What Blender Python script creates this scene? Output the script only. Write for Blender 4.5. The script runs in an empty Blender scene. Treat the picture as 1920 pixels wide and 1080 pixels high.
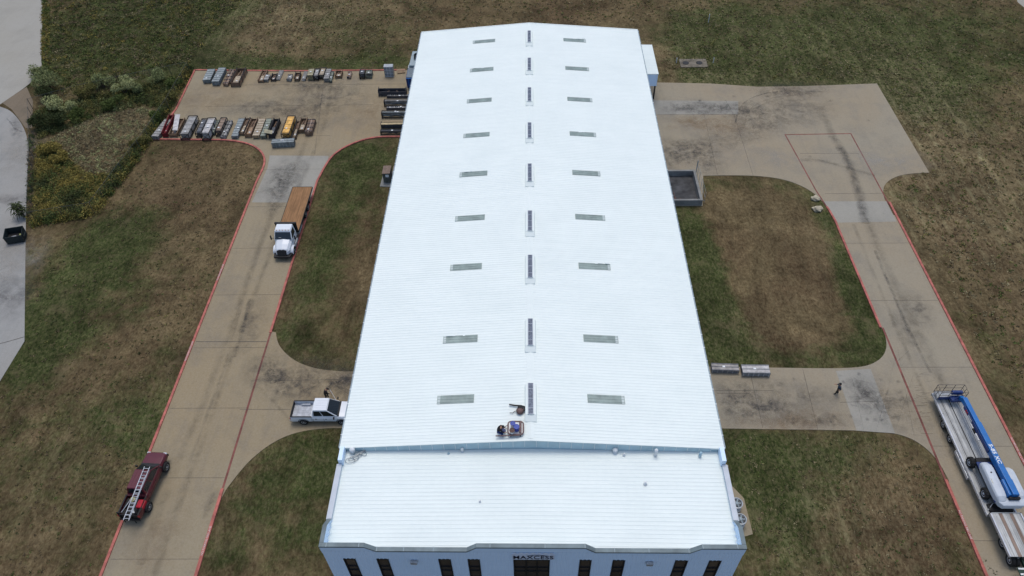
import bpy, bmesh, math, random
from math import sin, cos, pi, radians as Rd
from mathutils import Vector, Matrix
import numpy as np
random.seed(7); rng = np.random.default_rng(7)
S = bpy.context.scene
COL = S.collection
# ------------------------------------------------------------ camera
F_PX, PITCH, ROLL, YAW = 1381.06, 0.8197, -0.0287, 0.0349
CAM = Vector((-0.065, -31.346, 60.8))
f0 = Vector((0, cos(PITCH), -sin(PITCH))); u0 = Vector((0, sin(PITCH), cos(PITCH))); x0 = Vector((1, 0, 0))
x1 = x0*cos(ROLL)+u0*sin(ROLL); u1 = -x0*sin(ROLL)+u0*cos(ROLL)
ZR = Matrix.Rotation(YAW, 3, 'Z'); CX, CU, CF = ZR@x1, ZR@u1, ZR@f0
cd = bpy.data.cameras.new('camera'); cam = bpy.data.objects.new('camera', cd); COL.objects.link(cam)
cd.sensor_width = 36; cd.lens = F_PX/1920*36; cd.clip_end = 5000; cd.clip_start = .5
M = Matrix.Identity(4)
for i in range(3):
    M[i][0], M[i][1], M[i][2], M[i][3] = CX[i], CU[i], -CF[i], CAM[i]
cam.matrix_world = M; S.camera = cam
# survey helpers: where on a level at height z (or a plane y=Y) a measured point of the photo lies
def ray(px, py): return CF*F_PX+CX*(px-960)-CU*(py-540)
def at(px, py, z=0.0):
    d = ray(px, py); return CAM+d*((z-CAM.z)/d.z)
def aty(px, py, Y):
    d = ray(px, py); return CAM+d*((Y-CAM.y)/d.y)
# ------------------------------------------------------------ light
w = bpy.data.worlds.new('World'); S.world = w; w.use_nodes = True
nt = w.node_tree; nt.nodes.clear()
sky = nt.nodes.new('ShaderNodeTexSky'); sky.sky_type = 'NISHITA'; sky.sun_disc = False
SUN_EL = 72
sky.sun_elevation = Rd(SUN_EL); sky.sun_rotation = Rd(0); sky.air_density = 1.0; sky.dust_density = 2.5; sky.ozone_density = 1.0
bg = nt.nodes.new('ShaderNodeBackground'); bg.inputs[1].default_value = 0.15
wo = nt.nodes.new('ShaderNodeOutputWorld')
nt.links.new(sky.outputs[0], bg.inputs[0]); nt.links.new(bg.outputs[0], wo.inputs[0])
sl = bpy.data.lights.new('sun', 'SUN'); sl.energy = 1.1; sl.angle = Rd(24); sl.color = (1, .98, .92)
so = bpy.data.objects.new('sun', sl); COL.objects.link(so); so.rotation_euler = (-Rd(90-SUN_EL), 0, 0); so.location = (0, 0, 100)
S.view_settings.view_transform = 'Standard'; S.view_settings.look = 'None'
S.view_settings.exposure = 0.2; S.view_settings.gamma = 1
S.render.engine = 'CYCLES'; S.cycles.transparent_max_bounces = 64

# ------------------------------------------------------------ materials
class NT:
    def __init__(s, name):
        s.m = bpy.data.materials.new(name); s.m.use_nodes = True; s.t = s.m.node_tree; s.t.nodes.clear()
        s.out = s.n('OutputMaterial'); s.b = s.n('BsdfPrincipled'); s.l(s.b.outputs[0], s.out.inputs[0])
    def n(s, k, **kw):
        x = s.t.nodes.new('ShaderNode'+k)
        for a, b in kw.items(): setattr(x, a, b)
        return x
    def l(s, a, b): s.t.links.new(a, b)
    def pos(s, sx=1, sy=1, sz=1, rot=0, obj=False):
        if obj: g = s.n('TexCoord').outputs['Object']
        else: g = s.n('NewGeometry').outputs['Position']
        mp = s.n('Mapping'); mp.inputs['Scale'].default_value = (sx, sy, sz); mp.inputs['Rotation'].default_value = (0, 0, rot)
        s.l(g, mp.inputs[0]); return mp.outputs[0]
    def noise(s, vec, scale, det=4, rough=.55, dist=0):
        x = s.n('TexNoise'); x.inputs['Scale'].default_value = scale; x.inputs['Detail'].default_value = det
        x.inputs['Roughness'].default_value = rough; x.inputs['Distortion'].default_value = dist
        s.l(vec, x.inputs['Vector']); return x.outputs['Fac']
    def math(s, op, a, b=None, c=None, clamp=False):
        x = s.n('Math', operation=op, use_clamp=clamp)
        for i, v in enumerate((a, b, c)):
            if v is None: continue
            if isinstance(v, (int, float)): x.inputs[i].default_value = v
            else: s.l(v, x.inputs[i])
        return x.outputs[0]
    def ramp(s, fac, stops, interp='LINEAR'):
        x = s.n('ValToRGB'); x.color_ramp.interpolation = interp; e = x.color_ramp.elements
        while len(e) < len(stops): e.new(.5)
        for i, (p, c) in enumerate(stops):
            e[i].position = p; e[i].color = (c if len(c) == 4 else (*c, 1)) if isinstance(c, tuple) else (c, c, c, 1)
        s.l(fac, x.inputs[0]); return x.outputs[0]
    def mix(s, fac, a, b, mode='MIX'):
        x = s.n('Mix', data_type='RGBA', blend_type=mode, clamp_factor=True)
        for v, i in ((fac, x.inputs[0]), (a, x.inputs[6]), (b, x.inputs[7])):
            if isinstance(v, (int, float)): i.default_value = v
            elif isinstance(v, tuple): i.default_value = (*v, 1)
            else: s.l(v, i)
        return x.outputs[2]
    def col(s, c):
        if isinstance(c, tuple): s.b.inputs['Base Color'].default_value = (*c, 1)
        else: s.l(c, s.b.inputs['Base Color'])
    def bump(s, h, strength=.3, dist=.05):
        x = s.n('Bump'); x.inputs['Strength'].default_value = strength; x.inputs['Distance'].default_value = dist
        s.l(h, x.inputs['Height']); s.l(x.outputs[0], s.b.inputs['Normal'])
    def set(s, rough=.8, metal=0, spec=.3):
        s.b.inputs['Roughness'].default_value = rough; s.b.inputs['Metallic'].default_value = metal
        s.b.inputs['Specular IOR Level'].default_value = spec
MATS = {}
def mat(name, c, rough=.75, metal=0, var=.25, scale=3.0, spec=.3, fine=True):
    if name in MATS: return MATS[name]
    t = NT(name); t.set(rough, metal, spec)
    p = t.pos(obj=False); n1 = t.noise(p, scale, 5, .6)
    if var > 0:
        a = tuple(max(0, x*(1-var)) for x in c); b = tuple(min(1, x*(1+var)) for x in c)
        t.col(t.ramp(n1, [(.3, a), (.7, b)]))
    else: t.col(c)
    MATS[name] = t.m; return t.m

def concrete_mat(name, base, orange, dark, joints=True, seed=0):
    t = NT(name); t.set(.9, 0, .15)
    p = t.pos(); big = t.noise(p, .045, 4, .6, .4); mid = t.noise(p, .25, 6, .65, .3); fine = t.noise(p, 6, 5, .7)
    str_ = t.noise(t.pos(1.2, .06, 1), 1, 5, .6)
    c = t.mix(t.ramp(big, [(.38, 0.), (.66, 1.)]), base, orange)
    c = t.mix(t.ramp(mid, [(.50, 0.), (.78, .8)]), c, dark)
    c = t.mix(t.math('MULTIPLY', t.ramp(str_, [(.5, 0.), (.75, 1.)]), .35), c, dark)
    pt = t.noise(p, 1.4, 6, .75, .5)
    c = t.mix(t.ramp(pt, [(.57, 0.), (.72, .3)]), c, tuple(x*.6 for x in dark))
    c = t.mix(t.ramp(pt, [(.28, .22), (.42, 0.)]), c, tuple(min(1, x*1.3) for x in base))
    c = t.mix(.12, c, t.ramp(fine, [(.3, .08), (.7, .42)]))
    t.col(c); t.bump(fine, .15, .02); return t.m
M_CONC = concrete_mat('tan concrete', (.270, .224, .142), (.275, .208, .114), (.176, .147, .105))
M_CONC2 = concrete_mat('grey tan concrete', (.275, .238, .168), (.28, .224, .142), (.19, .167, .128))
M_LIGHTC = concrete_mat('pale patched concrete', (.31, .295, .25), (.28, .26, .21), (.21, .20, .172))
M_LOT = concrete_mat('grey lot concrete', (.29, .285, .265), (.27, .255, .225), (.19, .19, .18))
M_GRAVEL = concrete_mat('pale caliche gravel', (.33, .315, .275), (.31, .29, .24), (.26, .245, .21))
M_DIRT = concrete_mat('bare dirt', (.16, .12, .075), (.18, .14, .09), (.08, .065, .04))

def ground_mat():
    t = NT('patchy autumn lawn'); t.set(1, 0, .05)
    at_ = t.n('Attribute', attribute_name='cover'); sep = t.n('SeparateColor'); t.l(at_.outputs['Color'], sep.inputs[0])
    g, straw, dark = sep.outputs
    p = t.pos()
    n0 = t.noise(p, .09, 5, .6, .6); n1 = t.noise(p, .45, 7, .7, .7); n2 = t.noise(p, 2.6, 6, .75, .3)
    st = t.noise(t.pos(2.6, 1.3, 1, Rd(-12)), 1.6, 8, .8, .6)
    st2 = t.noise(t.pos(2.2, .6, 1, Rd(78)), 1.3, 7, .75, .6)
    gf = t.math('ADD', g, t.math('MULTIPLY', t.math('SUBTRACT', n1, .5), 1.6))
    gf = t.math('ADD', gf, t.math('MULTIPLY', t.math('SUBTRACT', n0, .5), 1.3))
    gf = t.math('ADD', gf, t.math('MULTIPLY', t.math('SUBTRACT', n2, .5), .7))
    gf = t.ramp(gf, [(.18, 0.), (.78, 1.)])
    brown = t.ramp(n2, [(.28, (.046, .033, .016)), (.5, (.104, .076, .039)), (.72, (.18, .138, .074))])
    reddish = t.ramp(n2, [(.3, (.044, .029, .015)), (.7, (.118, .080, .044))])
    brown = t.mix(t.ramp(n0, [(.4, 0.), (.62, 1.)]), brown, reddish)
    green = t.ramp(n2, [(.28, (.013, .020, .006)), (.5, (.033, .044, .013)), (.74, (.078, .088, .030))])
    c = t.mix(gf, brown, green)
    sf = t.math('MULTIPLY', t.ramp(st, [(.46, 0.), (.66, 1.)]), t.math('ADD', straw, .22), clamp=True)
    c = t.mix(sf, c, (.20, .165, .092))
    sf2 = t.math('MULTIPLY', t.ramp(st2, [(.52, 0.), (.72, 1.)]), t.math('MULTIPLY', straw, .8), clamp=True)
    c = t.mix(sf2, c, (.19, .155, .085))
    df = t.math('MULTIPLY', t.ramp(st, [(.32, 1.), (.52, 0.)]), .5)
    c = t.mix(df, c, t.mix(1, c, (.38, .4, .36), 'MULTIPLY'))
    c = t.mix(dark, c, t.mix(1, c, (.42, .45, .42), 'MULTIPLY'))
    # swathes left by the mower: thin straw rows running along the fields
    wob = t.noise(t.pos(.25, .05, 1), 1, 3, .5); sx_ = t.n('SeparateXYZ'); t.l(t.pos(), sx_.inputs[0])
    row = t.math('PINGPONG', t.math('ADD', t.math('MULTIPLY', sx_.outputs[0], .42), t.math('MULTIPLY', wob, 1.6)), .5)
    rowm = t.math('MULTIPLY', t.ramp(row, [(.0, 1.), (.16, 0.)]), t.ramp(n1, [(.42, 0.), (.6, 1.)]))
    rowm = t.math('MULTIPLY', rowm, t.math('MULTIPLY', t.math('ADD', straw, -.1), .9), clamp=True)
    c = t.mix(rowm, c, (.21, .185, .10))
    pa = t.noise(p, .16, 8, .68, 1.2); pb = t.noise(t.pos(1, .45, 1, Rd(35)), .5, 7, .75, 1.0)
    c = t.mix(1, c, t.ramp(pa, [(.3, .55), (.5, 1.), (.7, 1.45)]), 'MULTIPLY')
    c = t.mix(1, c, t.ramp(pb, [(.32, .66), (.5, 1.), (.68, 1.30)]), 'MULTIPLY')
    yl = t.math('MULTIPLY', t.ramp(t.noise(p, .33, 6, .7, .8), [(.55, 0.), (.72, 1.)]), .45)
    c = t.mix(yl, c, (.15, .115, .066))
    t.col(c)
    h = t.math('ADD', t.math('MULTIPLY', n2, 1.0), t.math('MULTIPLY', st, .8)); t.bump(h, .6, .07)
    return t.m
def foliage_mat(name='leafy growth'):
    t = NT(name); t.set(.9, 0, .1)
    a = t.n('Attribute', attribute_name='tint'); n = t.noise(t.pos(), 5, 3)
    t.col(t.mix(1, a.outputs['Color'], t.ramp(n, [(.3, .65), (.7, 1.25)]), 'MULTIPLY')); return t.m
M_FOL = foliage_mat()

def roof_mat(name, base, dirt):
    t = NT(name); t.set(.55, 0, .3); p = t.pos()
    a = t.noise(p, .22, 6, .65); b = t.noise(t.pos(.15, 2.2, 1), 1, 5, .6); f = t.noise(p, 3, 4)
    c = t.mix(t.ramp(a, [(.4, 0.), (.7, .6)]), base, dirt)
    c = t.mix(t.ramp(b, [(.45, 0.), (.75, .6)]), c, dirt)
    c = t.mix(.04, c, t.ramp(f, [(.3, .5), (.7, 1.)]))
    # lap lines where roof sheets overlap: part of the cladding
    t.col(c); return t.m
M_ROOF = roof_mat('white coated ribbed metal', (.73, .79, .755), (.66, .725, .695))
M_WALL = roof_mat('pale blue-white wall cladding', (.66, .81, .97), (.60, .76, .93))
M_TRIM = mat('blue grey trim metal', (.24, .30, .33), .5, .1, .15, 1.5)
M_CAP = mat('weathered grey cap metal', (.15, .19, .20), .6, 0, .3, .6)
M_FASC = mat('light blue fascia', (.36, .50, .56), .5, 0, .12, .7)
M_WHITE = mat('white painted steel', (.68, .70, .70), .45, 0, .06)
M_SKYL = mat('greenish translucent panel', (.25, .31, .285), .35, 0, .22, 1.1)
M_SKYL2 = mat('pale strip on panel', (.48, .54, .52), .4, 0, .1)
M_DKGLASS = mat('dark window glass', (.05, .04, .034), .2, 0, .3, .7, .6)
M_GLASS = mat('tinted car glass', (.012, .016, .02), .08, 0, .2, 1, .7)
M_BLACK = mat('black steel', (.014, .014, .015), .6, 0, .3)
M_RUBBER = mat('tyre rubber', (.018, .018, .018), .85, 0, .3)
M_RIM = mat('grey steel rim', (.42, .43, .44), .4, .5, .2)
M_GALV = mat('galvanised steel', (.33, .35, .36), .45, .4, .25)
M_ALU = mat('aluminium', (.5, .52, .55), .35, .5, .1)
M_RED = mat('red kerb paint', (.37, .115, .09), .8, 0, .35, 1.6)
M_REDD = mat('worn dark red line', (.17, .06, .048), .8, 0, .45, 1.2)
M_JOINT = mat('joint sealant', (.10, .09, .075), .9, 0, .3)
M_WPAINT = mat('white lettering paint', (.6, .6, .58), .7, 0, .1)
M_DARKTXT = mat('navy sign letters', (.012, .016, .035), .5, 0, 0)
M_WPICK = mat('white truck paint', (.66, .69, .72), .25, 0, .03, 2, .5)
M_MAROON = mat('maroon truck paint', (.085, .010, .018), .3, 0, .12, 2, .5)
M_BLUE = mat('blue lift paint', (.010, .125, .37), .35, 0, .12, 2, .5)
M_BLUED = mat('deep blue paint', (.018, .04, .14), .45, 0, .2)
M_LGREY = mat('pale grey hood', (.46, .50, .54), .4, 0, .08, 1.5)
M_BROWNF = mat('rusty brown frame', (.10, .055, .045), .7, 0, .4)
M_REDBOX = mat('bright red box', (.5, .02, .035), .4, 0, .1)
M_YEL = mat('yellow', (.5, .45, .12), .6, 0, .2)
M_SKIN = mat('skin', (.36, .2, .13), .6, 0, .05)
M_DCLOTH = mat('black cloth', (.012, .012, .014), .9, 0, .3, 8)
M_BCLOTH = mat('slate blue cloth', (.045, .065, .085), .9, 0, .25, 8)
M_TROUS = mat('olive trousers', (.045, .043, .034), .9, 0, .25, 8)
M_BARK = mat('bark', (.07, .055, .04), .95, 0, .3, 6)
M_PWALL = mat('pit wall concrete', (.19, .19, .18), .9, 0, .25, .9)
M_PFLOOR = mat('dark stained pit floor', (.055, .055, .056), .9, 0, .6, .7)

def wood_mat(name, c, sc=9):
    t = NT(name); t.set(.8, 0, .2)
    a = t.noise(t.pos(sc, .35, 1, obj=True), 1, 6, .7); b = t.noise(t.pos(obj=True), 1.2, 4)
    k = t.ramp(a, [(.3, tuple(x*.55 for x in c)), (.5, c), (.72, tuple(min(1, x*1.45) for x in c))])
    t.col(t.mix(t.ramp(b, [(.45, 0.), (.7, .4)]), k, tuple(x*.6 for x in c))); return t.m
M_DECKW = wood_mat('orange brown deck planks', (.25, .135, .062))
M_DECKG = wood_mat('weathered grey deck planks', (.42, .42, .40))

# ------------------------------------------------------------ mesh helpers
class MB:
    def __init__(s): s.v = []; s.f = []; s.mi = []; s.parts = []
    def add(s, vs, fs, mi=0):
        vs = [tuple(v) for v in vs]; s.parts.append((vs, fs)); o = len(s.v); s.v += vs; s.f += [tuple(o+i for i in f) for f in fs]; s.mi += [mi]*len(fs); return s
    def box(s, c, d, rz=0, mi=0, rx=0, ry=0):
        R = Matrix.Rotation(rz, 3, 'Z')@Matrix.Rotation(ry, 3, 'Y')@Matrix.Rotation(rx, 3, 'X'); c = Vector(c)
        vs = [c+R@Vector((x*d[0]/2, y*d[1]/2, z*d[2]/2)) for z in (-1, 1) for x, y in ((-1, -1), (1, -1), (1, 1), (-1, 1))]
        return s.add(vs, [(3, 2, 1, 0), (4, 5, 6, 7), (0, 1, 5, 4), (1, 2, 6, 5), (2, 3, 7, 6), (3, 0, 4, 7)], mi)
    def bx(s, a, b, mi=0):
        return s.box([(a[i]+b[i])/2 for i in range(3)], [abs(b[i]-a[i]) for i in range(3)], 0, mi)
    def tube(s, pts, r, n=8, mi=0, cap=True, r2=None):
        pts = [Vector(p) for p in pts]; rings = []; up = None
        for i, p in enumerate(pts):
            d = (pts[min(i+1, len(pts)-1)]-pts[max(i-1, 0)]).normalized()
            if up is None: up = Vector((0, 0, 1)) if abs(d.z) < .9 else Vector((1, 0, 0))
            a = d.cross(up).normalized(); b = a.cross(d); up = b
            rr = r if r2 is None else r+(r2-r)*i/(len(pts)-1)
            rings.append([p+a*rr*cos(2*pi*k/n)+b*rr*sin(2*pi*k/n) for k in range(n)])
        return s.loft(rings, mi, cap)
    def loft(s, rings, mi=0, cap=True):
        n = len(rings[0]); vs = [v for r in rings for v in r]; fs = []
        for i in range(len(rings)-1):
            for k in range(n): fs.append((i*n+k, i*n+(k+1) % n, (i+1)*n+(k+1) % n, (i+1)*n+k))
        if cap: fs.append(tuple(range(n))[::-1]); fs.append(tuple((len(rings)-1)*n+k for k in range(n)))
        return s.add(vs, fs, mi)
    def cyl(s, c, r, h, n=20, mi=0, r2=None):
        c = Vector(c); r2 = r if r2 is None else r2
        return s.loft([[c+Vector((q*cos(2*pi*k/n), q*sin(2*pi*k/n), z)) for k in range(n)] for q, z in ((r, 0), (r2, h))], mi)
    def lathe(s, c, prof, n=20, axis='z', mi=0):
        c = Vector(c); rings = []
        for r, h in prof:
            ring = []
            for k in range(n):
                a = 2*pi*k/n
                v = {'z': (r*cos(a), r*sin(a), h), 'x': (h, r*cos(a), r*sin(a)), 'y': (r*cos(a), h, r*sin(a))}[axis]
                ring.append(c+Vector(v))
            rings.append(ring)
        return s.loft(rings, mi)
    def prism(s, poly, z0, z1, mi=0):
        return s.loft([[(x, y, z0) for x, y in poly], [(x, y, z1) for x, y in poly]], mi)
    def build_each(s, name, mats, parent=None, bevel=0):
        for v, f in s.parts:
            m = MB(); m.add(v, f); m.build(name, mats, parent, bevel=bevel)
    def build(s, name, mats, parent=None, smooth=False, bevel=0, seg=2, loc=None):
        me = bpy.data.meshes.new(name); me.from_pydata(s.v, [], s.f)
        for m in (mats if isinstance(mats, (list, tuple)) else [mats]): me.materials.append(m)
        if any(s.mi): me.polygons.foreach_set('material_index', s.mi)
        if smooth: me.polygons.foreach_set('use_smooth', [True]*len(s.f))
        bm = bmesh.new(); bm.from_mesh(me)
        if len(bm.faces) < 30000: bmesh.ops.recalc_face_normals(bm, faces=bm.faces)
        bm.to_mesh(me); bm.free()
        me.update(); o = bpy.data.objects.new(name, me); COL.objects.link(o)
        if parent: o.parent = parent
        if loc is not None: o.location = loc
        if bevel:
            b = o.modifiers.new('bevel', 'BEVEL'); b.width = bevel; b.segments = seg; b.limit_method = 'ANGLE'; b.angle_limit = Rd(35)
        if smooth and bevel == 0:
            pass
        return o
def tag(o, label, cat, group=None):
    o['label'] = label; o['category'] = cat
    if group: o['group'] = group
    return o
def thing(name, label, cat, loc=(0, 0, 0), rz=0, group=None):
    o = bpy.data.objects.new(name, None); COL.objects.link(o); o.location = loc; o.rotation_euler = (0, 0, rz)
    o.empty_display_size = .3
    return tag(o, label, cat, group)
def struct(o, kind='structure', label=None):
    o['kind'] = kind
    if label: o['label'] = label
    return o
def copy_tree(o, parent=None):
    c = o.copy(); COL.objects.link(c)
    if parent: c.parent = parent
    for ch in [x for x in bpy.data.objects if x.parent == o]: copy_tree(ch, c)
    return c
def text_mesh(txt, size, mat_, name, parent, M4, ext=.02, sx=1, bold=.0, space=1.0):
    cu = bpy.data.curves.new('t', 'FONT'); cu.body = txt; cu.size = size; cu.extrude = ext; cu.offset = bold
    cu.align_x = 'CENTER'; cu.align_y = 'CENTER'; cu.space_character = space
    to = bpy.data.objects.new('t', cu); COL.objects.link(to); bpy.context.view_layer.update()
    me = bpy.data.meshes.new_from_object(to.evaluated_get(bpy.context.evaluated_depsgraph_get()))
    bpy.data.objects.remove(to); bpy.data.curves.remove(cu)
    me.transform(M4@Matrix.Diagonal((sx, 1, 1, 1))); me.materials.clear(); me.materials.append(mat_)
    o = bpy.data.objects.new(name, me); COL.objects.link(o); o.parent = parent; return o
def smooth_poly(pts, it=2):
    for _ in range(it):
        q = []
        for i in range(len(pts)-1):
            a, b = pts[i], pts[i+1]; q += [(a[0]*.75+b[0]*.25, a[1]*.75+b[1]*.25), (a[0]*.25+b[0]*.75, a[1]*.25+b[1]*.75)]
        pts = [pts[0]]+q+[pts[-1]]
    return pts
def P(l, z=0): return [tuple(at(x, y, z)[:2]) for x, y in l]

# ------------------------------------------------------------ ground
X_L0, X_L1 = -35.85, -27.95        # left drive edges
X_R0, X_R1 = 37.15, 44.75          # right drive edges
xs = np.concatenate([[-1500, -600, -300, -180], np.arange(-120, 121, 1.25), [180, 300, 600, 1500]])
ys = np.concatenate([[-900, -300, -120, -60], np.arange(-32, 146, 1.25), [180, 300, 600, 1500]])
XX, YY = np.meshgrid(xs, ys); nx, ny = len(xs), len(ys)
G = np.full(XX.shape, .26); ST = np.full(XX.shape, .12); DK = np.zeros(XX.shape)
def blob(A, px, py, rx, ry, amt, rot=0):
    c = at(px, py); dx = XX-c.x; dy = YY-c.y; a = Rd(rot)
    u = (dx*cos(a)+dy*sin(a))/rx; v = (-dx*sin(a)+dy*cos(a))/ry
    A += amt*np.exp(-(u*u+v*v)*.8)
for b in [(100, 570, 5, 8, .45), (85, 650, 4, 5, .5), (230, 440, 5, 4, .35), (210, 490, 7, 5, .3), (250, 760, 5, 4, .3), (60, 640, 3, 4, .4),
          (140, 830, 7, 5, .12), (270, 830, 3, 3, .3), (375, 320, 5, 5, -.45), (390, 410, 4, 3, -.4), (90, 900, 6, 4, .1), (160, 700, 5, 4, -.15),
          (690, 300, 4, 6, .55), (640, 300, 3, 4, .3), (625, 420, 3, 9, .35), (600, 520, 2.5, 9, .35), (700, 480, 3, 9, -.15), (600, 650, 4, 4, .15),
          (590, 900, 4, 3, .35), (500, 950, 3, 3, .2), (570, 1010, 3, 2, .35), (430, 1000, 2, 3, .2), (560, 830, 5, 2, .3),
          (1300, 460, 2.5, 12, .45), (1335, 550, 4, 8, .45), (1390, 345, 7, 2, .35), (1500, 375, 3, 4, .3), (1615, 560, 1.8, 10, .6), (1560, 430, 1.8, 10, .5),
          (1620, 650, 4, 4, .5), (1500, 675, 8, 2, .5), (1340, 640, 4, 4, .3), (1460, 430, 8, 7, -.45), (1480, 590, 5, 8, -.5),
          (1440, 880, 6, 4, .3), (1500, 1020, 4, 4, .35), (1400, 830, 5, 2, .35), (1560, 840, 7, 3, .3), (1700, 930, 4, 4, -.2), (1600, 1010, 5, 3, -.2), (1480, 940, 4, 3, .25),
          (1300, 60, 12, 9, .35), (1500, 70, 22, 12, .45), (1400, 130, 14, 5, .4), (1500, 148, 25, 2.5, .3), (1680, 130, 8, 10, .3), (1730, 60, 20, 9, .35),
          (1120, 20, 14, 5, -.35), (1240, 120, 4, 8, -.4), (1270, 140, 5, 2, .1), (640, 40, 8, 5, .25), (700, 90, 10, 4, .25), (480, 60, 7, 7, -.2), (560, 120, 25, 1.5, .55), (470, 115, 6, 2, .4),
          (1720, 190, 6, 8, .25), (1750, 300, 5, 6, -.1), (1800, 400, 7, 9, -.3), (1850, 520, 6, 8, -.25), (1870, 150, 9, 9, .15), (1700, 370, 3, 3, .3), (1900, 720, 4, 6, .05), (1830, 600, 2, 8, .2)]: blob(G, *b)
for b in [(500, 40, 12, 12, .45), (600, 20, 14, 8, .3), (1240, 120, 6, 8, .25), (1350, 150, 12, 2, .45), (1780, 280, 10, 14, .55), (1850, 400, 10, 10, .4), (1700, 180, 10, 12, .35),
          (1500, 60, 25, 14, .2), (1680, 400, 3, 3, .4), (150, 900, 10, 7, .15), (420, 850, 3, 6, .1), (1600, 980, 6, 6, .35), (1480, 1010, 4, 3, .1), (1400, 620, 5, 3, .25), (1500, 470, 9, 9, .1), (700, 160, 20, 2, .3), (190, 250, 5, 4, .9), (230, 225, 4, 3, .8)]: blob(ST, *b)
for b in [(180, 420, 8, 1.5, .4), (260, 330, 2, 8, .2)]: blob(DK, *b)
# weedy field beyond the fence: greener and darker
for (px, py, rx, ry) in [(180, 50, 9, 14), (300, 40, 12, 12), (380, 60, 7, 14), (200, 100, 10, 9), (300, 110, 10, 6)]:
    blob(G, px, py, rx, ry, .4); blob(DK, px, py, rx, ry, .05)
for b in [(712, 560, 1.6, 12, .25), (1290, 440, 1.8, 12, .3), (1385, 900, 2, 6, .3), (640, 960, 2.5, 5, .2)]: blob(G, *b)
G = .19+(G-.26)*1.3
vs = np.stack([XX.ravel(), YY.ravel(), np.zeros(XX.size)], 1)
idx = np.arange(nx*ny).reshape(ny, nx)
fs = np.stack([idx[:-1, :-1].ravel(), idx[:-1, 1:].ravel(), idx[1:, 1:].ravel(), idx[1:, :-1].ravel()], 1)
me = bpy.data.meshes.new('ground'); me.from_pydata(vs.tolist(), [], fs.tolist())
ca = me.color_attributes.new('cover', 'FLOAT_COLOR', 'POINT')
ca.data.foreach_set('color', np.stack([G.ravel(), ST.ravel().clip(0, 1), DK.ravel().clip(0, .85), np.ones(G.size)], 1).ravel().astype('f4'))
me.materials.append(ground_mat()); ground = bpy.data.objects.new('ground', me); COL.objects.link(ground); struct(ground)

# ------------------------------------------------------------ pavements (5 cm slabs on the soil)
def slab(name, poly, m, z1=.05, z0=-.2):
    mb = MB(); bm = bmesh.new(); vv = [bm.verts.new((x, y, z1)) for x, y in poly]; fc = bm.faces.new(vv)
    r = bmesh.ops.extrude_face_region(bm, geom=[fc]); 
    for g in r['geom']:
        if isinstance(g, bmesh.types.BMVert): g.co.z = z0
    bmesh.ops.recalc_face_normals(bm, faces=bm.faces); bmesh.ops.triangulate(bm, faces=[f for f in bm.faces if len(f.verts) > 4])
    me = bpy.data.meshes.new(name); bm.to_mesh(me); bm.free(); me.materials.append(m)
    o = bpy.data.objects.new(name, me); COL.objects.link(o); return struct(o)
WL, WR = -15.3, 15.3
curveNW = smooth_poly([(X_L0, at(488, 340).y)]+P([(500, 306), (494, 286), (474, 272), (445, 265), (415, 263)]), 2)
curveNE = smooth_poly(P([(752, 257), (712, 257), (683, 262), (655, 272), (628, 288), (613, 306)])+[(X_L1, at(598, 340).y)], 2)
curveME = smooth_poly(P([(517, 622), (521, 645), (535, 663), (556, 679), (588, 691), (625, 696), (664, 697)]), 2)
curveSE = smooth_poly(P([(648, 803), (612, 803), (570, 808), (535, 818), (502, 836), (470, 862), (447, 888), (425, 917)]), 2)
yN = P([(752, 257)])[0][1]; yM = P([(664, 697)])[0][1]; yS = P([(648, 803)])[0][1]
left = [(X_L0, -30), (X_L0, curveNW[0][1])]+curveNW+P([(300, 262), (287, 262), (331, 205), (366, 132), (440, 133), (560, 134), (760, 132)])
left += [(WL, at(760, 132).y), (WL, yN)]+curveNE+[(X_L1, curveNE[-1][1]-1), (X_L1, curveME[0][1])]+curveME[1:]+[(WL, yM), (WL, yS)]+curveSE+[(X_L1, curveSE[-1][1]-1.5), (X_L1, -30)]
slab('left_drive', left, M_CONC)
cR1 = smooth_poly(P([(1655, 615), (1663, 642), (1660, 662), (1647, 677), (1622, 688), (1580, 691), (1530, 691)]), 2)
cR2 = smooth_poly(P([(1580, 807), (1640, 809), (1680, 813), (1712, 824), (1738, 842), (1760, 866), (1778, 900)]), 2)
cR3 = smooth_poly(P([(1315, 330), (1370, 329), (1420, 330), (1462, 335), (1495, 345), (1525, 361), (1548, 384), (1566, 415)]), 2)
cR4 = smooth_poly(P([(1668, 400), (1656, 368), (1656, 350), (1668, 337), (1690, 328), (1718, 325), (1742, 324)]), 2)
right = [(X_R1, -30), (X_R1, cR4[0][1]-.5)]+cR4+P([(1644, 157), (1560, 160), (1500, 162), (1420, 163), (1330, 157), (1228, 155)])
right += [(WR, at(1228, 155).y), (WR, 39.3), (21.6, 39.3)]+cR3[1:]+[(X_R0+.05, cR3[-1][1]-1), (X_R0, cR1[0][1])]+cR1[1:]
right += [(WR, at(1336, 687).y), (WR, at(1357, 803).y)]+cR2+[(X_R0, cR2[-1][1]-1), (X_R0, -30)]
slab('right_drive', right, M_CONC2)
slab('left_pale_pavement', [(X_L0+.3, at(480, 380).y), (X_L1-.3, at(590, 380).y)]+P([(598, 338), (615, 300), (616, 293), (506, 292), (502, 315)]), M_LIGHTC, .054, .03)
slab('right_pale_pavement', [(X_R0+.25, at(1570, 418).y), (X_R1-.25, at(1676, 416).y), (X_R1-.25, at(1656, 378).y), (X_R0-.35, at(1551, 378).y)], M_LIGHTC, .054, .03)
slab('side_pale_pavement', P([(1567, 696), (1632, 692), (1678, 813), (1606, 808)]), M_LIGHTC, .054, .03)
slab('north_pale_pavement', [(WR, at(1228, 188).y), (WR, at(1232, 215).y)]+P([(1384, 215), (1384, 190)]), M_LIGHTC, .054, .03)
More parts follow.
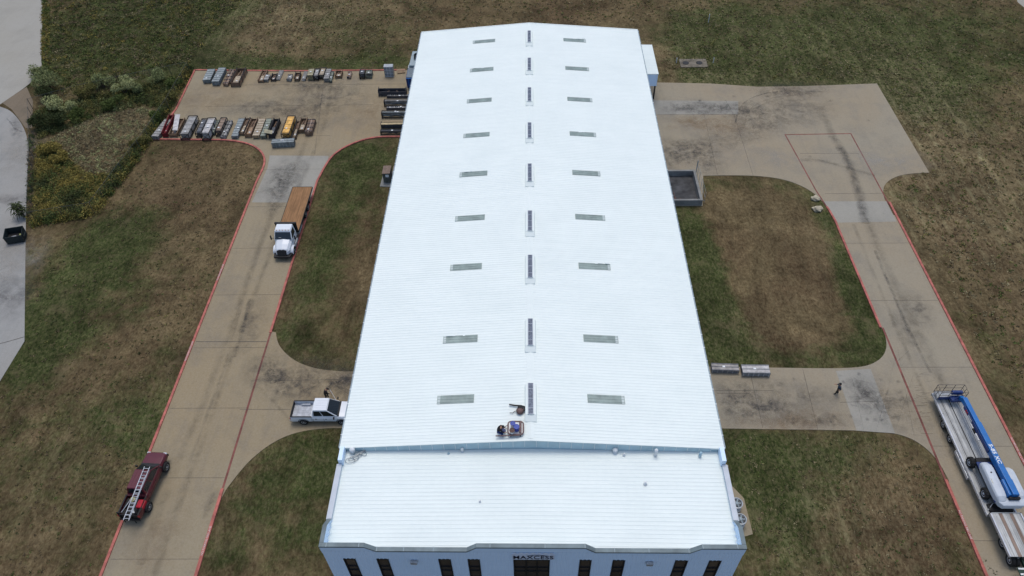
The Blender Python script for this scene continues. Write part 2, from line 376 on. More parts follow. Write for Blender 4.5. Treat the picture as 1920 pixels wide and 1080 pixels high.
slab('west_lot', [(-130, 63)]+smooth_poly(P([(0, 200), (22, 208), (44, 236), (54, 268), (52, 320), (49, 400)]), 2)+P([(48, 455), (46, 640), (0, 715)])+[(-70, -10), (-130, -10)], M_LOT, .03)
slab('gravel_road', P([(80, -40), (79, 60), (78, 128), (66, 148), (44, 166), (0, 196)])+[(-140, 66), (-140, 112)], M_GRAVEL, .02)
slab('bare_dirt', P([(3, 192), (50, 163), (62, 190), (60, 240), (48, 240), (22, 205)]), M_DIRT, .012)
slab('northeast_road', P([(1901, -20), (1908, 4), (1925, 18), (1990, 40)])+[(120, 130), (88, 130)], M_GRAVEL, .02)
pit_floor_y = None

# kerbs and painted lines
def strip(mb, pts, wd, z0, z1, mi=0):
    """solid band along a polyline"""
    n = len(pts); L = []; Rr = []
    for i in range(n):
        a = Vector(pts[max(i-1, 0)]); b = Vector(pts[min(i+1, n-1)]); d = (b-a).normalized(); nrm = Vector((-d.y, d.x))*wd/2; p = Vector(pts[i])
        L.append(p+nrm); Rr.append(p-nrm)
    rings = [[(l.x, l.y, z0), (r.x, r.y, z0), (r.x, r.y, z1), (l.x, l.y, z1)] for l, r in zip(L, Rr)]
    mb.loft(rings, mi)
def seg(x, y0, y1, n=2): return [(x, y0+(y1-y0)*i/(n-1)) for i in range(n)]
kb = MB()
strip(kb, seg(X_L0-.12, -30, curveNW[0][1])+[(a[0]-.1, a[1]) for a in curveNW[1:]]+P([(300, 262), (287, 262), (331, 205), (366, 132)]), .24, -.1, .16)
strip(kb, [(p[0], p[1]) for p in P([(366, 132), (440, 133), (560, 134), (760, 132)])], .24, -.1, .16)
strip(kb, curveNE+[(X_L1, curveNE[-1][1]-1), (X_L1, curveME[0][1]-.2)], .24, -.1, .16)
strip(kb, seg(X_L1, curveSE[-1][1], -30), .27, -.1, .16)
struct(kb.build('left_kerb', M_RED))
kb = MB()
strip(kb, seg(X_R1+.05, -30, cR4[0][1]+2), .24, -.1, .16)
strip(kb, cR3[-6:]+[(X_R0, cR3[-1][1]-2), (X_R0, cR1[0][1])], .22, -.1, .14)
strip(kb, seg(X_R0, -30, cR2[-1][1]), .24, -.1, .16)
struct(kb.build('right_kerb', M_RED))
lo = [o for o in bpy.data.objects if o.name == 'left_kerb'][0]; ro = [o for o in bpy.data.objects if o.name == 'right_kerb'][0]
def kerb_text(par, x, px, py, rz):
    y = at(px, py).y; text_mesh('NO PARKING FIRE LANE', .24, mat('faded stencil white', (.5, .47, .44), .8, 0, .3, 4), 'stencil_lettering', par, Matrix.Translation((x, y, .163))@Matrix.Rotation(rz, 4, 'Z'), .002)
kerb_text(lo, X_L0-.12, 361, 660, pi/2); kerb_text(lo, X_L1, 383, 1015, pi/2); kerb_text(lo, X_L0-.12, 421, 512, pi/2)
kerb_text(ro, X_R1+.05, 1912, 845, -pi/2); kerb_text(ro, X_R0, 1826, 985, -pi/2)
ln = MB()
strip(ln, [(X_L1, curveME[0][1]-.2), (X_L1, curveSE[-1][1]+.1)], .2, .04, .058)
A_ = at(1472, 253); B_ = at(1595, 251)
strip(ln, [cR3[-6], P([(1530, 358)])[0], (A_.x, A_.y)], .16, .04, .058)
strip(ln, [(A_.x-.08, A_.y), (B_.x+.08, B_.y)], .16, .04, .059)
strip(ln, [(B_.x, B_.y), (X_R1-.1, cR4[0][1]+1.5)], .16, .04, .058)
strip(ln, [cR1[0], (X_R0, cR2[-1][1])], .2, .04, .058)
struct(ln.build('fire_lane_lines', M_REDD))
jt = MB()
def joint(pl, wd=.03, z=.0615): strip(jt, pl, wd, .045, z)
for y in np.arange(-6, 55, 7.6): joint([(X_L0+.15, y), (X_L1-.15, y+.05)], .025)
joint([(X_L0+.15, at(440, 641).y), (X_L1-.15, at(505, 641).y)], .07)
for y in np.arange(-4, 50, 9.1): joint([(X_R0+.15, y), (X_R1-.15, y)], .025)
for a in ([(1376, 215), (1412, 330)], [(1360, 188), (1375, 215)], [(1405, 693), (1430, 803)], [(1505, 693), (1533, 806)], [(1340, 733), (1450, 733)], [(1232, 215), (1385, 215)], [(1575, 755), (1672, 752)],
          [(430, 160), (760, 158)], [(385, 200), (700, 197)], [(1320, 215), (1345, 328)], [(1500, 288), (1610, 288)], [(470, 715), (640, 712)], [(450, 768), (545, 768)], [(610, 134), (590, 290)], [(1345, 738), (1400, 738)], [(0, 645), (46, 632)]): joint(P(a), .035)
struct(jt.build('pavement_joints', M_JOINT))

# stains: thin dried-in marks with soft procedural edges
def stain_mat(name, c, strength, sc=2.0):
    t = NT(name); t.set(.85, 0, .15); t.col(c)
    uv = t.n('UVMap'); uv.uv_map = 'uv'; sp = t.n('SeparateXYZ'); t.l(uv.outputs[0], sp.inputs[0])
    u = t.math('SUBTRACT', sp.outputs[0], .5); v = t.math('SUBTRACT', sp.outputs[1], .5)
    r = t.math('SQRT', t.math('ADD', t.math('MULTIPLY', u, u), t.math('MULTIPLY', v, v)))
    edge = t.math('MULTIPLY_ADD', r, -2.0, 1.0, clamp=True)
    n = t.noise(t.pos(), sc, 7, .72, .8); n2 = t.noise(t.pos(), sc*.3, 4, .6, .6)
    a = t.math('MULTIPLY', edge, t.ramp(n, [(.30, 0.), (.72, 1.)])); a = t.math('MULTIPLY', a, t.ramp(n2, [(.35, .15), (.62, 1.)]))
    a = t.math('MULTIPLY', a, strength*1.8, clamp=True)
    tr = t.n('BsdfTransparent'); mx = t.n('MixShader'); t.l(a, mx.inputs[0]); t.l(tr.outputs[0], mx.inputs[1]); t.l(t.b.outputs[0], mx.inputs[2])
    t.l(mx.outputs[0], t.out.inputs[0]); return t.m
SM = {'dark': stain_mat('oil stain', (.07, .066, .064), .42), 'tyre': stain_mat('tyre rubber trace', (.075, .066, .054), .26, 1.2), 'rust': stain_mat('rust tint', (.24, .16, .09), .35, .8),
      'pale': stain_mat('washed patch', (.34, .32, .28), .5, .8)}
SB = {k: ([], [], []) for k in SM}; zoff = [.062]
def quad_stain(k, cs, uvs):
    v, f, u = SB[k]; o = len(v); v += [(c[0], c[1], zoff[0]) for c in cs]; f.append((o, o+1, o+2, o+3)); u += uvs
def spot(k, px, py, rx, ry, rot=0):
    zoff[0] += .0006
    c = at(px, py, .05); a = Rd(rot); cs = []
    for sx, sy in ((-1, -1), (1, -1), (1, 1), (-1, 1)):
        cs.append((c.x+sx*rx*cos(a)-sy*ry*sin(a), c.y+sx*rx*sin(a)+sy*ry*cos(a)))
    quad_stain(k, cs, [(0, 0), (1, 0), (1, 1), (0, 1)])
def trace(k, pts, wd, px=True):
    zoff[0] += .0006
    pts = smooth_poly(P(pts, .05) if px else pts, 2); n = len(pts)
    LR = []
    for i in range(n):
        a = Vector(pts[max(i-1, 0)]); b = Vector(pts[min(i+1, n-1)]); d = (b-a).normalized(); nn = Vector((-d.y, d.x))*wd/2; p = Vector(pts[i]); LR.append((p+nn, p-nn))
    for i in range(n-1):
        t0 = .3+.4*i/(n-1); t1 = .3+.4*(i+1)/(n-1)
        quad_stain(k, [LR[i][0], LR[i][1], LR[i+1][1], LR[i+1][0]], [(0, t0), (1, t0), (1, t1), (0, t1)])
for s_ in [('dark', 1480, 165, 9, 2.2, 0), ('dark', 1490, 200, 7, 6, 20), ('dark', 1330, 270, 8, 3, 20), ('dark', 1300, 285, 4, 3, 0), ('dark', 1255, 290, 3, 5, 0), ('dark', 1290, 203, 7, 2.5, 0), ('dark', 1350, 203, 7, 2, 0), ('dark', 1400, 210, 4, 3, 0),
           ('dark', 1420, 235, 6, 4, 30), ('dark', 1330, 310, 3, 3, 0), ('dark', 1480, 175, 5, 1, 0), ('rust', 1330, 228, 6, 2, 0), ('rust', 1280, 235, 5, 2.5, 0), ('rust', 1360, 240, 4, 2, 0),
           ('dark', 1630, 745, 2.4, 3.2, 20), ('dark', 1618, 735, 2, 2, 0), ('dark', 1640, 765, 1.5, 1, 0), ('dark', 1480, 750, 6, 3, 0), ('dark', 1380, 750, 5, 3.5, 0), ('dark', 1540, 790, 4, 1.2, 0), ('rust', 1520, 790, 5, 2, 0), ('dark', 1430, 770, 4, 2, 0),
           ('rust', 1440, 795, 8, 1.2, 0), ('dark', 1700, 790, 3, 1.5, 0), ('dark', 1690, 750, 3, 1.5, 0), ('dark', 1700, 620, 2, 3, 0), ('dark', 1720, 580, 2, 3, 0), ('dark', 522, 706, 1.6, 1, 0), ('dark', 524, 716, .6, .8, 0), ('dark', 640, 735, 2.2, 3, 0), ('dark', 630, 715, 2.4, .8, 15), ('dark', 655, 720, 1.6, 2.5, 0),
           ('dark', 590, 700, 6, 3, 0), ('dark', 500, 690, 3, 3, 0), ('dark', 560, 730, 5, 3, 0), ('dark', 470, 610, 2, 5, 0), ('dark', 560, 215, 9, 5, 0), ('dark', 490, 200, 8, 4, 0), ('dark', 620, 180, 7, 5, 0), ('dark', 570, 160, 9, 3, 0), ('rust', 390, 185, 6, 6, 0), ('rust', 700, 210, 4, 7, 0), ('dark', 540, 325, 3, 5, 0),
           ('dark', 520, 350, 3, 5, 0), ('dark', 515, 385, 1.3, 3, 0), ('dark', 395, 945, .5, 1.6, -8), ('rust', 300, 1000, 3, 5, 0), ('dark', 20, 375, 4, 1.6, 0), ('dark', 30, 240, 1, 4, 30), ('pale', 30, 290, 4, 6, 0), ('pale', 20, 490, 5, 6, 0), ('dark', 10, 560, 5, 4, 0), ('pale', 1650, 300, 8, 4, 0), ('pale', 1440, 300, 6, 3, 0)]: spot(*s_)
trace('dark', [(1378, 232), (1388, 196), (1420, 178), (1470, 170), (1540, 172)], .28)
trace('tyre', [(1395, 240), (1402, 205), (1440, 184), (1500, 178)], .3); trace('tyre', [(1410, 215), (1425, 196), (1470, 184)], .25)
trace('tyre', [(1540, 200), (1552, 240), (1590, 300), (1620, 400), (1660, 500), (1730, 640), (1800, 790)], 1.5)
trace('dark', [(1640, 470), (1690, 590), (1745, 700)], .5); trace('tyre', [(1600, 420), (1640, 520), (1700, 660), (1780, 850), (1850, 1000)], .6)
trace('dark', [(1560, 255), (1590, 300), (1612, 360), (1620, 420)], 1.6)
trace('tyre', [(600, 160), (590, 220), (560, 300), (500, 420), (440, 600), (380, 760), (320, 900), (260, 1060)], 1.1)
trace('tyre', [(620, 165), (610, 230), (580, 310), (535, 400), (490, 520), (440, 650), (390, 800), (330, 960), (290, 1080)], .9)
trace('tyre', [(450, 580), (430, 660), (395, 760), (350, 880)], .5); trace('dark', [(469, 560), (455, 620), (440, 670)], .6)
trace('dark', [(606, 170), (602, 190), (598, 215)], .35); trace('dark', [(490, 703), (505, 701), (522, 700), (530, 704)], .12); trace('dark', [(482, 712), (505, 711), (522, 712)], .12)
trace('dark', [(660, 708), (640, 713), (618, 722), (612, 735)], .7); trace('dark', [(13, 222), (22, 232), (28, 243), (47, 248)], .25)
trace('tyre', [(480, 720), (520, 760), (545, 790)], .5); trace('tyre', [(1500, 300), (1540, 300), (1640, 330)], .8)
for k_ in range(26): trace('tyre', [(1595+k_*4-rng.uniform(0, 40), 640+rng.uniform(0, 240)), (1620+k_*4, 655+rng.uniform(0, 240))], .08) if k_ % 2 else None
for k_ in range(34):
    x_ = rng.uniform(-20, 10)+1720; y_ = rng.uniform(700, 820); trace('dark', [(x_, y_), (x_+rng.uniform(5, 25), y_+rng.uniform(-4, 4))], .09)
for k_ in range(30):
    spot('dark', rng.uniform(1380, 1720), rng.uniform(700, 800), .25, .25)
for k_ in range(16): spot('dark', rng.uniform(1260, 1650), rng.uniform(170, 320), .35, .35)
for k, (v, f, u) in SB.items():
    me = bpy.data.meshes.new('pavement_stains'); me.from_pydata(v, [], f); uvl = me.uv_layers.new(name='uv')
    for i, l in enumerate(me.loops): uvl.data[i].uv = u[l.vertex_index]
    me.materials.append(SM[k]); o = bpy.data.objects.new('pavement_stains', me); COL.objects.link(o); struct(o)

# ------------------------------------------------------------ warehouse
HW, LEN, ZE, ZRG, YF = 15.49, 68.6, 8.2, 9.42, -8.62
wh = thing('warehouse', 'long white ribbed metal warehouse with low gabled roof and lower office front', 'warehouse', (0, 0, 0))
def rib_profile(a0, a1, sp=.305, h=.03):
    n = round((a1-a0)/sp); sp = (a1-a0)/n; pr = []
    for i in range(n):
        s = a0+i*sp; pr += [(s, 0), (s+sp*.55, 0), (s+sp*.68, h), (s+sp*.86, h)]
    return pr+[(a1, 0)]
def gable(name, y0, y1, ze, zr, hw, m, sp=.305, h=.032):
    pr = rib_profile(y0, y1, sp, h); mb = MB(); vs = []; fs = []
    for (y, dz) in pr: vs += [(-hw, y, ze+dz), (0, y, zr+dz), (hw, y, ze+dz)]
    for i in range(len(pr)-1):
        a = i*3; b = a+3; fs += [(a, a+1, b+1, b), (a+1, a+2, b+2, b+1)]
    o = len(vs); vs += [(-hw, y0, ze-.08), (0, y0, zr-.08), (hw, y0, ze-.08), (-hw, y1, ze-.08), (0, y1, zr-.08), (hw, y1, ze-.08)]
    fs += [(o, o+3, o+4, o+1), (o+1, o+4, o+5, o+2)]; mb.add(vs, fs)
    return mb.build(name, m, wh)
AE, AR = 7.72, 8.12
gable('roof', 0, LEN, ZE, ZRG, HW+.12, M_ROOF, .305, .016)
gable('office_roof', YF+.26, -.03, AE, AR, HW-.05, M_ROOF, .33, .018)
def ribbed_wall(mb, x0, x1, z0, z1, y, sgn=-1, sp=.3, h=.03):
    pr = rib_profile(x0, x1, sp, h); vs = []; fs = []
    for x, d in pr: vs += [(x, y+sgn*d, z0), (x, y+sgn*d, z1)]
    for i in range(len(pr)-1): fs.append((2*i, 2*i+2, 2*i+3, 2*i+1))
    mb.add(vs, fs)
wb = MB()
wins = [(-14.13, -13.23), (-11.62, -10.73), (-6.96, -6.04), (-4.76, -3.86), (3.62, 4.5), (6.09, 7.0), (10.72, 11.66), (13.23, 14.13)]
ZT = 6.72; ents = [(-1.33, 1.39)]
xcur = -HW
for a, b in sorted(wins+ents):
    ribbed_wall(wb, xcur, a, 0, 8.05, YF)
    ribbed_wall(wb, a, b, ZT, 8.05, YF)
    if (a, b) in wins: ribbed_wall(wb, a, b, 0, 1.0, YF)
    xcur = b
ribbed_wall(wb, xcur, HW, 0, 8.05, YF)
wb.build('front_wall', M_WALL, wh)
sw = MB()
for s in (-1, 1):
    for (a, b, z) in ((0, LEN, ZE-.1), (YF, -.02, AE-.05)):
        pr = rib_profile(a, b, .3, .03); vs = []; fs = []
        for y, d in pr: vs += [(s*(HW-.06+d), y, 0), (s*(HW-.06+d), y, z)]
        for i in range(len(pr)-1): fs.append((2*i, 2*i+2, 2*i+3, 2*i+1))
        sw.add(vs, fs)
sw.build_each('side_wall', M_WALL, wh)
bk = MB(); bk.add([(-HW+.05, LEN-.05, 0), (HW-.05, LEN-.05, 0), (HW-.05, LEN-.05, ZE-.1), (0, LEN-.05, ZRG-.1), (-HW+.05, LEN-.05, ZE-.1)], [(0, 1, 2, 3, 4)]); bk.build('rear_wall', M_WALL, wh)
# step wall between the two roofs: light flashing below, blue panels above
st_ = MB(); st_.add([(-HW+.1, -.05, AE-.2), (HW-.1, -.05, AE-.2), (HW-.1, -.05, ZE-.06), (0, -.05, ZRG-.06), (-HW+.1, -.05, ZE-.06)], [(0, 1, 2, 3, 4)])
st_.build('step_wall', M_FASC, wh)
pn = MB(); sm_ = MB()
npan = 33; wpan = (2*HW)/npan
for i in range(npan):
    xa = -HW+i*wpan; xb = xa+wpan-.05
    if abs((xa+xb)/2) > 14.2: continue
    zt = lambda x: ZRG-(ZRG-ZE)*abs(x)/HW-.05
    zl = lambda x: max(AR-(AR-AE)*abs(x)/HW+.06, zt(x)-.82)
    pn.add([(xa, -.07, zl(xa)), (xb, -.07, zl(xb)), (xb, -.07, zt(xb)), (xa, -.07, zt(xa)), (xa, -.12, zl(xa)), (xb, -.12, zl(xb)), (xb, -.12, zt(xb)), (xa, -.12, zt(xa))],
           [(4, 5, 6, 7), (0, 4, 7, 3), (1, 2, 6, 5), (3, 7, 6, 2), (0, 1, 5, 4)])
    xm = xb+.025
    sm_.box((xm, -.10, (zl(xm)+zt(xm))/2), (.035, .07, zt(xm)-zl(xm)))
pn.build_each('fascia_panel', M_FASC, wh); sm_.build_each('fascia_seam', M_WHITE, wh)
# eave trim, gutters, rake trim
et = MB()
for s in (-1, 1):
    et.bx((s*(HW+.12), 0, ZE-.22), (s*(HW+.24), LEN, ZE-.02))
    et.bx((s*(HW+.10), 0, ZE-.30), (s*(HW+.12), LEN, ZE+.0))
et.build_each('gutter', M_TRIM, wh)
rk = MB()
for yy in (-.05, LEN-.02):
    for s in (-1, 1):
        rk.loft([[(s*(HW+.14), yy-.06, ZE-.14), (s*(HW+.14), yy+.10, ZE-.14), (s*(HW+.14), yy+.10, ZE+.045), (s*(HW+.14), yy-.06, ZE+.045)],
                 [(0, yy-.06, ZRG-.14), (0, yy+.10, ZRG-.14), (0, yy+.10, ZRG+.045), (0, yy-.06, ZRG+.045)]])
rk.build_each('rake_trim', M_ROOF, wh)
rc = MB(); rc.loft([[(-.28, y, ZRG-.01), (0, y, ZRG+.045), (.28, y, ZRG-.01), (0, y, ZRG-.02)] for y in (.1, LEN-.1)]); rc.build('ridge_cap', M_ROOF, wh)
gs = MB()
for y in np.arange(1.2, LEN, 1.52):
    for s in (-1, 1): gs.box((s*(HW+.19), y, ZE-.01), (.14, .05, .03))
gs.build_each('gutter_strap', M_WHITE, wh)
# parapet around the office roof: low, raised at the corners and over the entrance
LOW, HI = 8.15, 8.86
prof = [(-HW-.05, HI), (-12.25, HI), (-11.45, LOW), (-4.75, LOW), (-4.0, HI), (3.95, HI), (4.7, LOW), (11.6, LOW), (12.35, HI), (HW+.05, HI)]
pf = MB(); pc = MB()
for i in range(len(prof)-1):
    (xa, za), (xb, zb) = prof[i], prof[i+1]
    pf.loft([[(x, YF+.02, 7.6), (x, YF+.2, 7.6), (x, YF+.2, z-.03), (x, YF+.02, z-.03)] for x, z in ((xa, za), (xb, zb))])
    pc.loft([[(x, YF-.05, z-.16), (x, YF+.27, z-.03), (x, YF+.27, z+.02), (x, YF-.05, z+.02)] for x, z in ((xa, za), (xb, zb))])
# front skin above the wall line
for i in range(len(prof)-1):
    (xa, za), (xb, zb) = prof[i], prof[i+1]
    if za > LOW or zb > LOW: pf.add([(xa, YF-.012, 8.05), (xb, YF-.012, 8.05), (xb, YF-.012, zb), (xa, YF-.012, za)], [(0, 1, 2, 3)])
sp_ = [(YF+.285, HI), (-7.0, HI), (-6.1, LOW-.15), (-1.4, LOW-.15)]
for s in (-1, 1):
    for i in range(3):
        (ya, za), (yb, zb) = sp_[i], sp_[i+1]
        pf.loft([[(s*(HW-.02), y, 7.5), (s*(HW-.2), y, 7.5), (s*(HW-.2), y, z-.03), (s*(HW-.02), y, z-.03)] for y, z in ((ya, za), (yb, zb))])
        if i < 2: pc.loft([[(s*(HW+.05), y, z-.14), (s*(HW-.26), y, z-.03), (s*(HW-.26), y, z+.02), (s*(HW+.05), y, z+.02)] for y, z in ((ya, za), (yb, zb))])
    # struts behind the raised corner
    for y in (-8.0, -7.5, -7.0, -6.5): pf.box((s*(HW-.33), y, 8.2), (.04, .04, .8), 0, 0, 0, -s*.5)
    pf.box((s*(HW-.18), -.75, 8.15), (.34, 1.25, .8))
pf.build('parapet', M_WALL, wh); pc.build('parapet_cap', M_CAP, wh)
lc = MB()
for s in (-1, 1):
    lc.bx((s*(HW-.28), -6.1, 8.0), (s*(HW+.05), -1.4, 8.04)); lc.bx((s*(HW+.0), -6.1, 7.8), (s*(HW+.16), -1.4, 7.97))
lc.build_each('office_gutter', M_LGREY, wh)
cs_ = MB()
for x in (-15.0, -12.6, -11.4, -9.4, -7.2, -3.0, 1.0, 3.9, 6.1, 8.6, 11.5, 12.4, 14.9):
    z = HI if (abs(x) > 12 or abs(x) < 4) else LOW
    cs_.box((x, YF+.11, z+.025), (.045, .34, .02))
cs_.build_each('cap_joint', M_TRIM, wh)
# windows
for (a, b) in wins:
    fr = MB(); t_ = .07
    fr.bx((a, YF-.05, 1.0), (a+t_, YF+.12, ZT)); fr.bx((b-t_, YF-.05, 1.0), (b, YF+.12, ZT))
    fr.bx((a+t_, YF-.05, ZT-t_), (b-t_, YF+.12, ZT)); fr.bx((a+t_, YF-.05, 1.0), (b-t_, YF+.12, 1.0+t_))
    for z in (5.25, 4.55, 3.3, 2.2): fr.bx((a+t_, YF-.02, z-.04), (b-t_, YF+.1, z+.04))
    wf = fr.build('window', M_BLACK, wh)
    MB().bx((a+t_, YF+.06, 1.05), (b-t_, YF+.08, ZT-t_)).build('pane', M_DKGLASS, wf)
a, b = ents[0]; fr = MB(); t_ = .08
fr.bx((a, YF-.05, 0), (a+t_, YF+.15, ZT)); fr.bx((b-t_, YF-.05, 0), (b, YF+.15, ZT)); fr.bx((a+t_, YF-.05, ZT-t_), (b-t_, YF+.15, ZT))
for x in (a+.95, b-.95): fr.bx((x-.05, YF-.03, 0), (x+.05, YF+.12, ZT-t_))
for z in (5.2, 4.5, 3.2, 2.3): fr.bx((a+t_, YF-.02, z-.045), (b-t_, YF+.1, z+.045))
ef = fr.build('entrance_glazing', M_BLACK, wh); MB().bx((a+t_, YF+.06, .05), (b-t_, YF+.08, ZT-t_)).build('pane', M_DKGLASS, ef)
inn = MB().bx((-HW+.3, YF+.5, .02), (HW-.3, YF+.55, 7.2)); inn.build('interior_partition', mat('dim interior', (.05, .045, .04)), wh)
for x in (-8.81, 8.82):
    lb = MB().box((x, YF-.16, 6.45), (.52, .26, .3)); l_ = lb.build('wall_light', M_GALV, wh, bevel=.03)
    MB().box((x, YF-.2, 6.27), (.42, .2, .05)).build('lens', M_WHITE, l_)
# skylights
for s in (-1, 1):
    for i, y in enumerate((4.2, 10.72, 19.92, 27.19, 34.66, 42.09, 49.52, 56.9, 64.39)):
        cx = s*6.35; z = ZRG-(ZRG-ZE)*abs(cx)/(HW+.12); an = math.atan((ZRG-ZE)/(HW+.12))*(1 if s > 0 else -1)
        k = MB().box((cx, y, z+.03), (3.15, .84, .03), 0, 0, 0, an)
        so_ = k.build('skylight', M_SKYL, wh); mr = MB()
        for dy in (-.28, 0, .28): mr.box((cx, y+dy, z+.052), (3.1, .05, .03), 0, 0, 0, an)
        mr.build('panel_rib', M_SKYL, so_)
        e = MB().box((cx+s*1.42, y, z-abs(1.42)*math.tan(abs(an))+.055), (.22, .82, .015), 0, 0, 0, an); e.build('end_lap', M_SKYL2, so_)
        if (i*7+s) % 3 == 0:
            wp = MB()
            for q in range(7): wp.box((cx+rng.uniform(-1.3, 1.3), y+.4, z+.066-.02), (rng.uniform(.15, .5), rng.uniform(.06, .16), .05), 0, 0, 0, an)
            wp.build('coating_splash', M_ROOF, so_)
# ridge vents
for y in (3.7, 10.87, 19.16, 25.8, 33.8, 41.8, 49.5, 56.75, 64.1):
    vb = MB(); z = ZRG
    vb.loft([[(-.5, y+yy, z-.06), (.5, y+yy, z-.06), (.44, y+yy, z+.3), (.2, y+yy, z+.36), (-.2, y+yy, z+.36), (-.44, y+yy, z+.3)] for yy in (-1.55, 1.55)])
    vv_ = vb.build('ridge_vent', M_ROOF, wh)
    MB().loft([[(-.5, yy, z-.06), (.5, yy, z-.06), (.46, yy, z+h_), (-.46, yy, z+h_)] for yy, h_ in ((y-1.56, .3), (y-2.05, .06))]).build('end_flashing', M_ROOF, vv_)
    MB().bx((-.19, y-1.52, z+.33), (.19, y+1.52, z+.39)).build('throat', mat('dark vent throat', (.10, .12, .16), .5, .2, .5, 6), vv_)
    lv = MB()
    for s in (-1, 1): lv.bx((s*.19, y-1.54, z+.28), (s*.24, y+1.54, z+.42))
    for yy in (-1.54, -.95, 0, .95, 1.54): lv.bx((-.19, y+yy-.015, z+.38), (.19, y+yy+.015, z+.41))
    lv.build('throat_rail', M_LGREY, vv_)
# small penetrations on the office roof
def pen(px, py, r, h, m, cap=False):
    p = at(px, py, 8.0); b = MB(); b.cyl((p.x, p.y, 7.95), r, h, 14); 
    b.cyl((p.x, p.y, 7.93), r*2, .12, 14, 0, r*1.2)
    if cap: b.lathe((p.x, p.y, 7.95+h), [(r*1.9, 0), (r*2.0, .06), (r*1.3, .18), (.01, .24)], 14)
    b.build('roof_vent_pipe', m, wh, True)
pen(867, 846, .07, .3, M_WHITE, True); pen(895, 841, .07, .2, M_FASC, True); pen(1153, 847, .11, .3, M_WHITE, True); pen(1170, 853, .07, .3, M_WHITE)
pen(1229, 852, .08, .6, M_WHITE, True); pen(1313, 853, .07, .25, M_FASC, True); pen(900, 941, .08, .3, M_WHITE); pen(1210, 907, .08, .3, M_WHITE); pen(841, 850, .06, .2, M_FASC); pen(661, 845, .12, .2, M_WHITE, True)
# sign
sg = thing('wall_sign', 'grey sign board reading MAXCESS above the entrance glazing', 'sign', (.14, YF-.06, 7.42))
MB().box((0, -.02, 0), (3.15, .06, 1.0)).build('board', mat('sign board grey', (.62, .67, .76), .5, 0, .05), sg, bevel=.01)
text_mesh('MAXCESS', .80, M_DARKTXT, 'lettering', sg, Matrix.Translation((0, -.065, -.10))@Matrix.Rotation(pi/2, 4, 'X'), .012, .86, .004, 1.04)
ar = MB(); ar.tube([(-.45+1.5*i/14, -.07, .2+.16*sin(pi*i/14)) for i in range(15)], .018, 6); ar.build('arc_mark', M_DARKTXT, sg)
tb = MB()
for i in range(7): tb.box((-1.35+i*.45, -.02, .56), (.2+.1*(i % 2), .05, .06))
tb.build('mounting_clip', M_WHITE, sg)

# ------------------------------------------------------------ loading pit, canopy, ground equipment
pit = thing('loading_pit', 'square low concrete walled loading pit with dark stained floor against the warehouse side', 'loading pit', (18.6, 42.4, 0))
def rel(o, x, y, z): return (x-o.location.x, y-o.location.y, z-o.location.z)
b = MB(); X0, X1, Y0, Y1 = 15.7-18.6, 21.5-18.6, 39.35-42.4, 45.5-42.4
b.bx((X1-.3, Y0, -.1), (X1, Y1, .9)); b.bx((X0, Y0, -.1), (X1-.3, Y0+.3, .9)); b.bx((X0, Y1-.3, -.1), (X1-.3, Y1, .9)); b.build('wall', M_PWALL, pit, bevel=.02)
MB().bx((X0, Y0+.3, .0), (X1-.3, Y1-.3, .075)).build('floor', M_PFLOOR, pit)
r = MB()
for y in (-2.6, -1.2, .2, 1.6, 2.9): r.tube([(X1+.35, y, 0), (X1+.35, y, 1.7)], .018, 6)
for z in (.9, 1.65): r.tube([(X1+.35, -2.6, z), (X1+.35, 2.9, z)], .012, 6)
r.tube([(X1+.35, -2.6, .5), (-.6, -2.6, .5)], .02, 6)
r.build('handrail', M_TRIM, pit)
r = MB(); r.tube([(-1.4, Y1+.25, 0), (-1.4, Y1+.25, 1.9)], .06, 8); r.build('post', M_TRIM, pit)
r = MB(); r.tube([(X1+.2, Y1+.1, 0), (X1+.2, Y1+.1, 2.2)], .06, 8); r.build('post', M_TRIM, pit)
r = MB()
for x in (-1.9, -1.0): r.tube([(x, -2.3, .08), (x+.5, -2.3, .9), (x+.5, -1.5, .9), (x, -1.5, .08)], .04, 6)
for x, y in ((-.4, -1.9), (.2, -2.2), (-1.5, -2.4)): r.box((x, y, .2), (.5, .35, .25), .4)
r.build('floor_clutter', M_BROWNF, pit)
cn = thing('raised_annex', 'small pale blue box housing on black legs at the far right side of the warehouse', 'side housing', (17, 67.3, 0))
b = MB(); b.bx((-1.35, -4.1, 2.3), (1.43, 4.1, 4.22)); b.build('housing', M_WALL, cn, bevel=.03)
b = MB(); pr = rib_profile(-4.15, 4.15, .3, .03)
b.loft([[(-1.4, y, 4.2), (1.5, y, 4.2), (1.5, y, 4.27+d), (-1.4, y, 4.33+d)] for y, d in pr]); b.build('roof', M_ROOF, cn)
for x in (-.9, 1.25):
    for y in (-3.9, 3.9): MB().box((x, y, 1.15), (.18, .18, 2.3)).build('leg', M_BLACK, cn)
MB().box((.2, -3.0, 1.2), (.9, .6, 2.2)).build('hopper_bin', M_BLACK, cn, bevel=.05)
hc = thing('tubular_frame', 'thin black tubular frame standing on stained concrete beside the warehouse', 'metal frame', (16.9, 50.3, .05))
r = MB()
for y in (-1.3, 0, 1.3): r.tube([(-.4, y, 0), (-.4, y, 1.1), (.5, y, 1.1), (.5, y, 0)], .03, 6)
for x, z in ((-.4, 1.1), (.5, 1.1), (.5, .55)): r.tube([(x, -1.3, z), (x, 1.3, z)], .03, 6)
r.build('frame', M_BLACK, hc); r = MB().box((0, -1.0, .3), (.6, .5, .5)); r.build('box', M_BLACK, hc)
slab('equipment_pad', [(15.4, 2.2), (18.1, .9), (18.85, -.2), (18.95, -3.5), (15.4, -4.6)], M_CONC, .045)
slab('door_pad', [(15.4, 4.2), (17.0, 4.0), (18.1, 3.0), (17.4, 2.3), (15.4, 2.6)], M_CONC, .045)
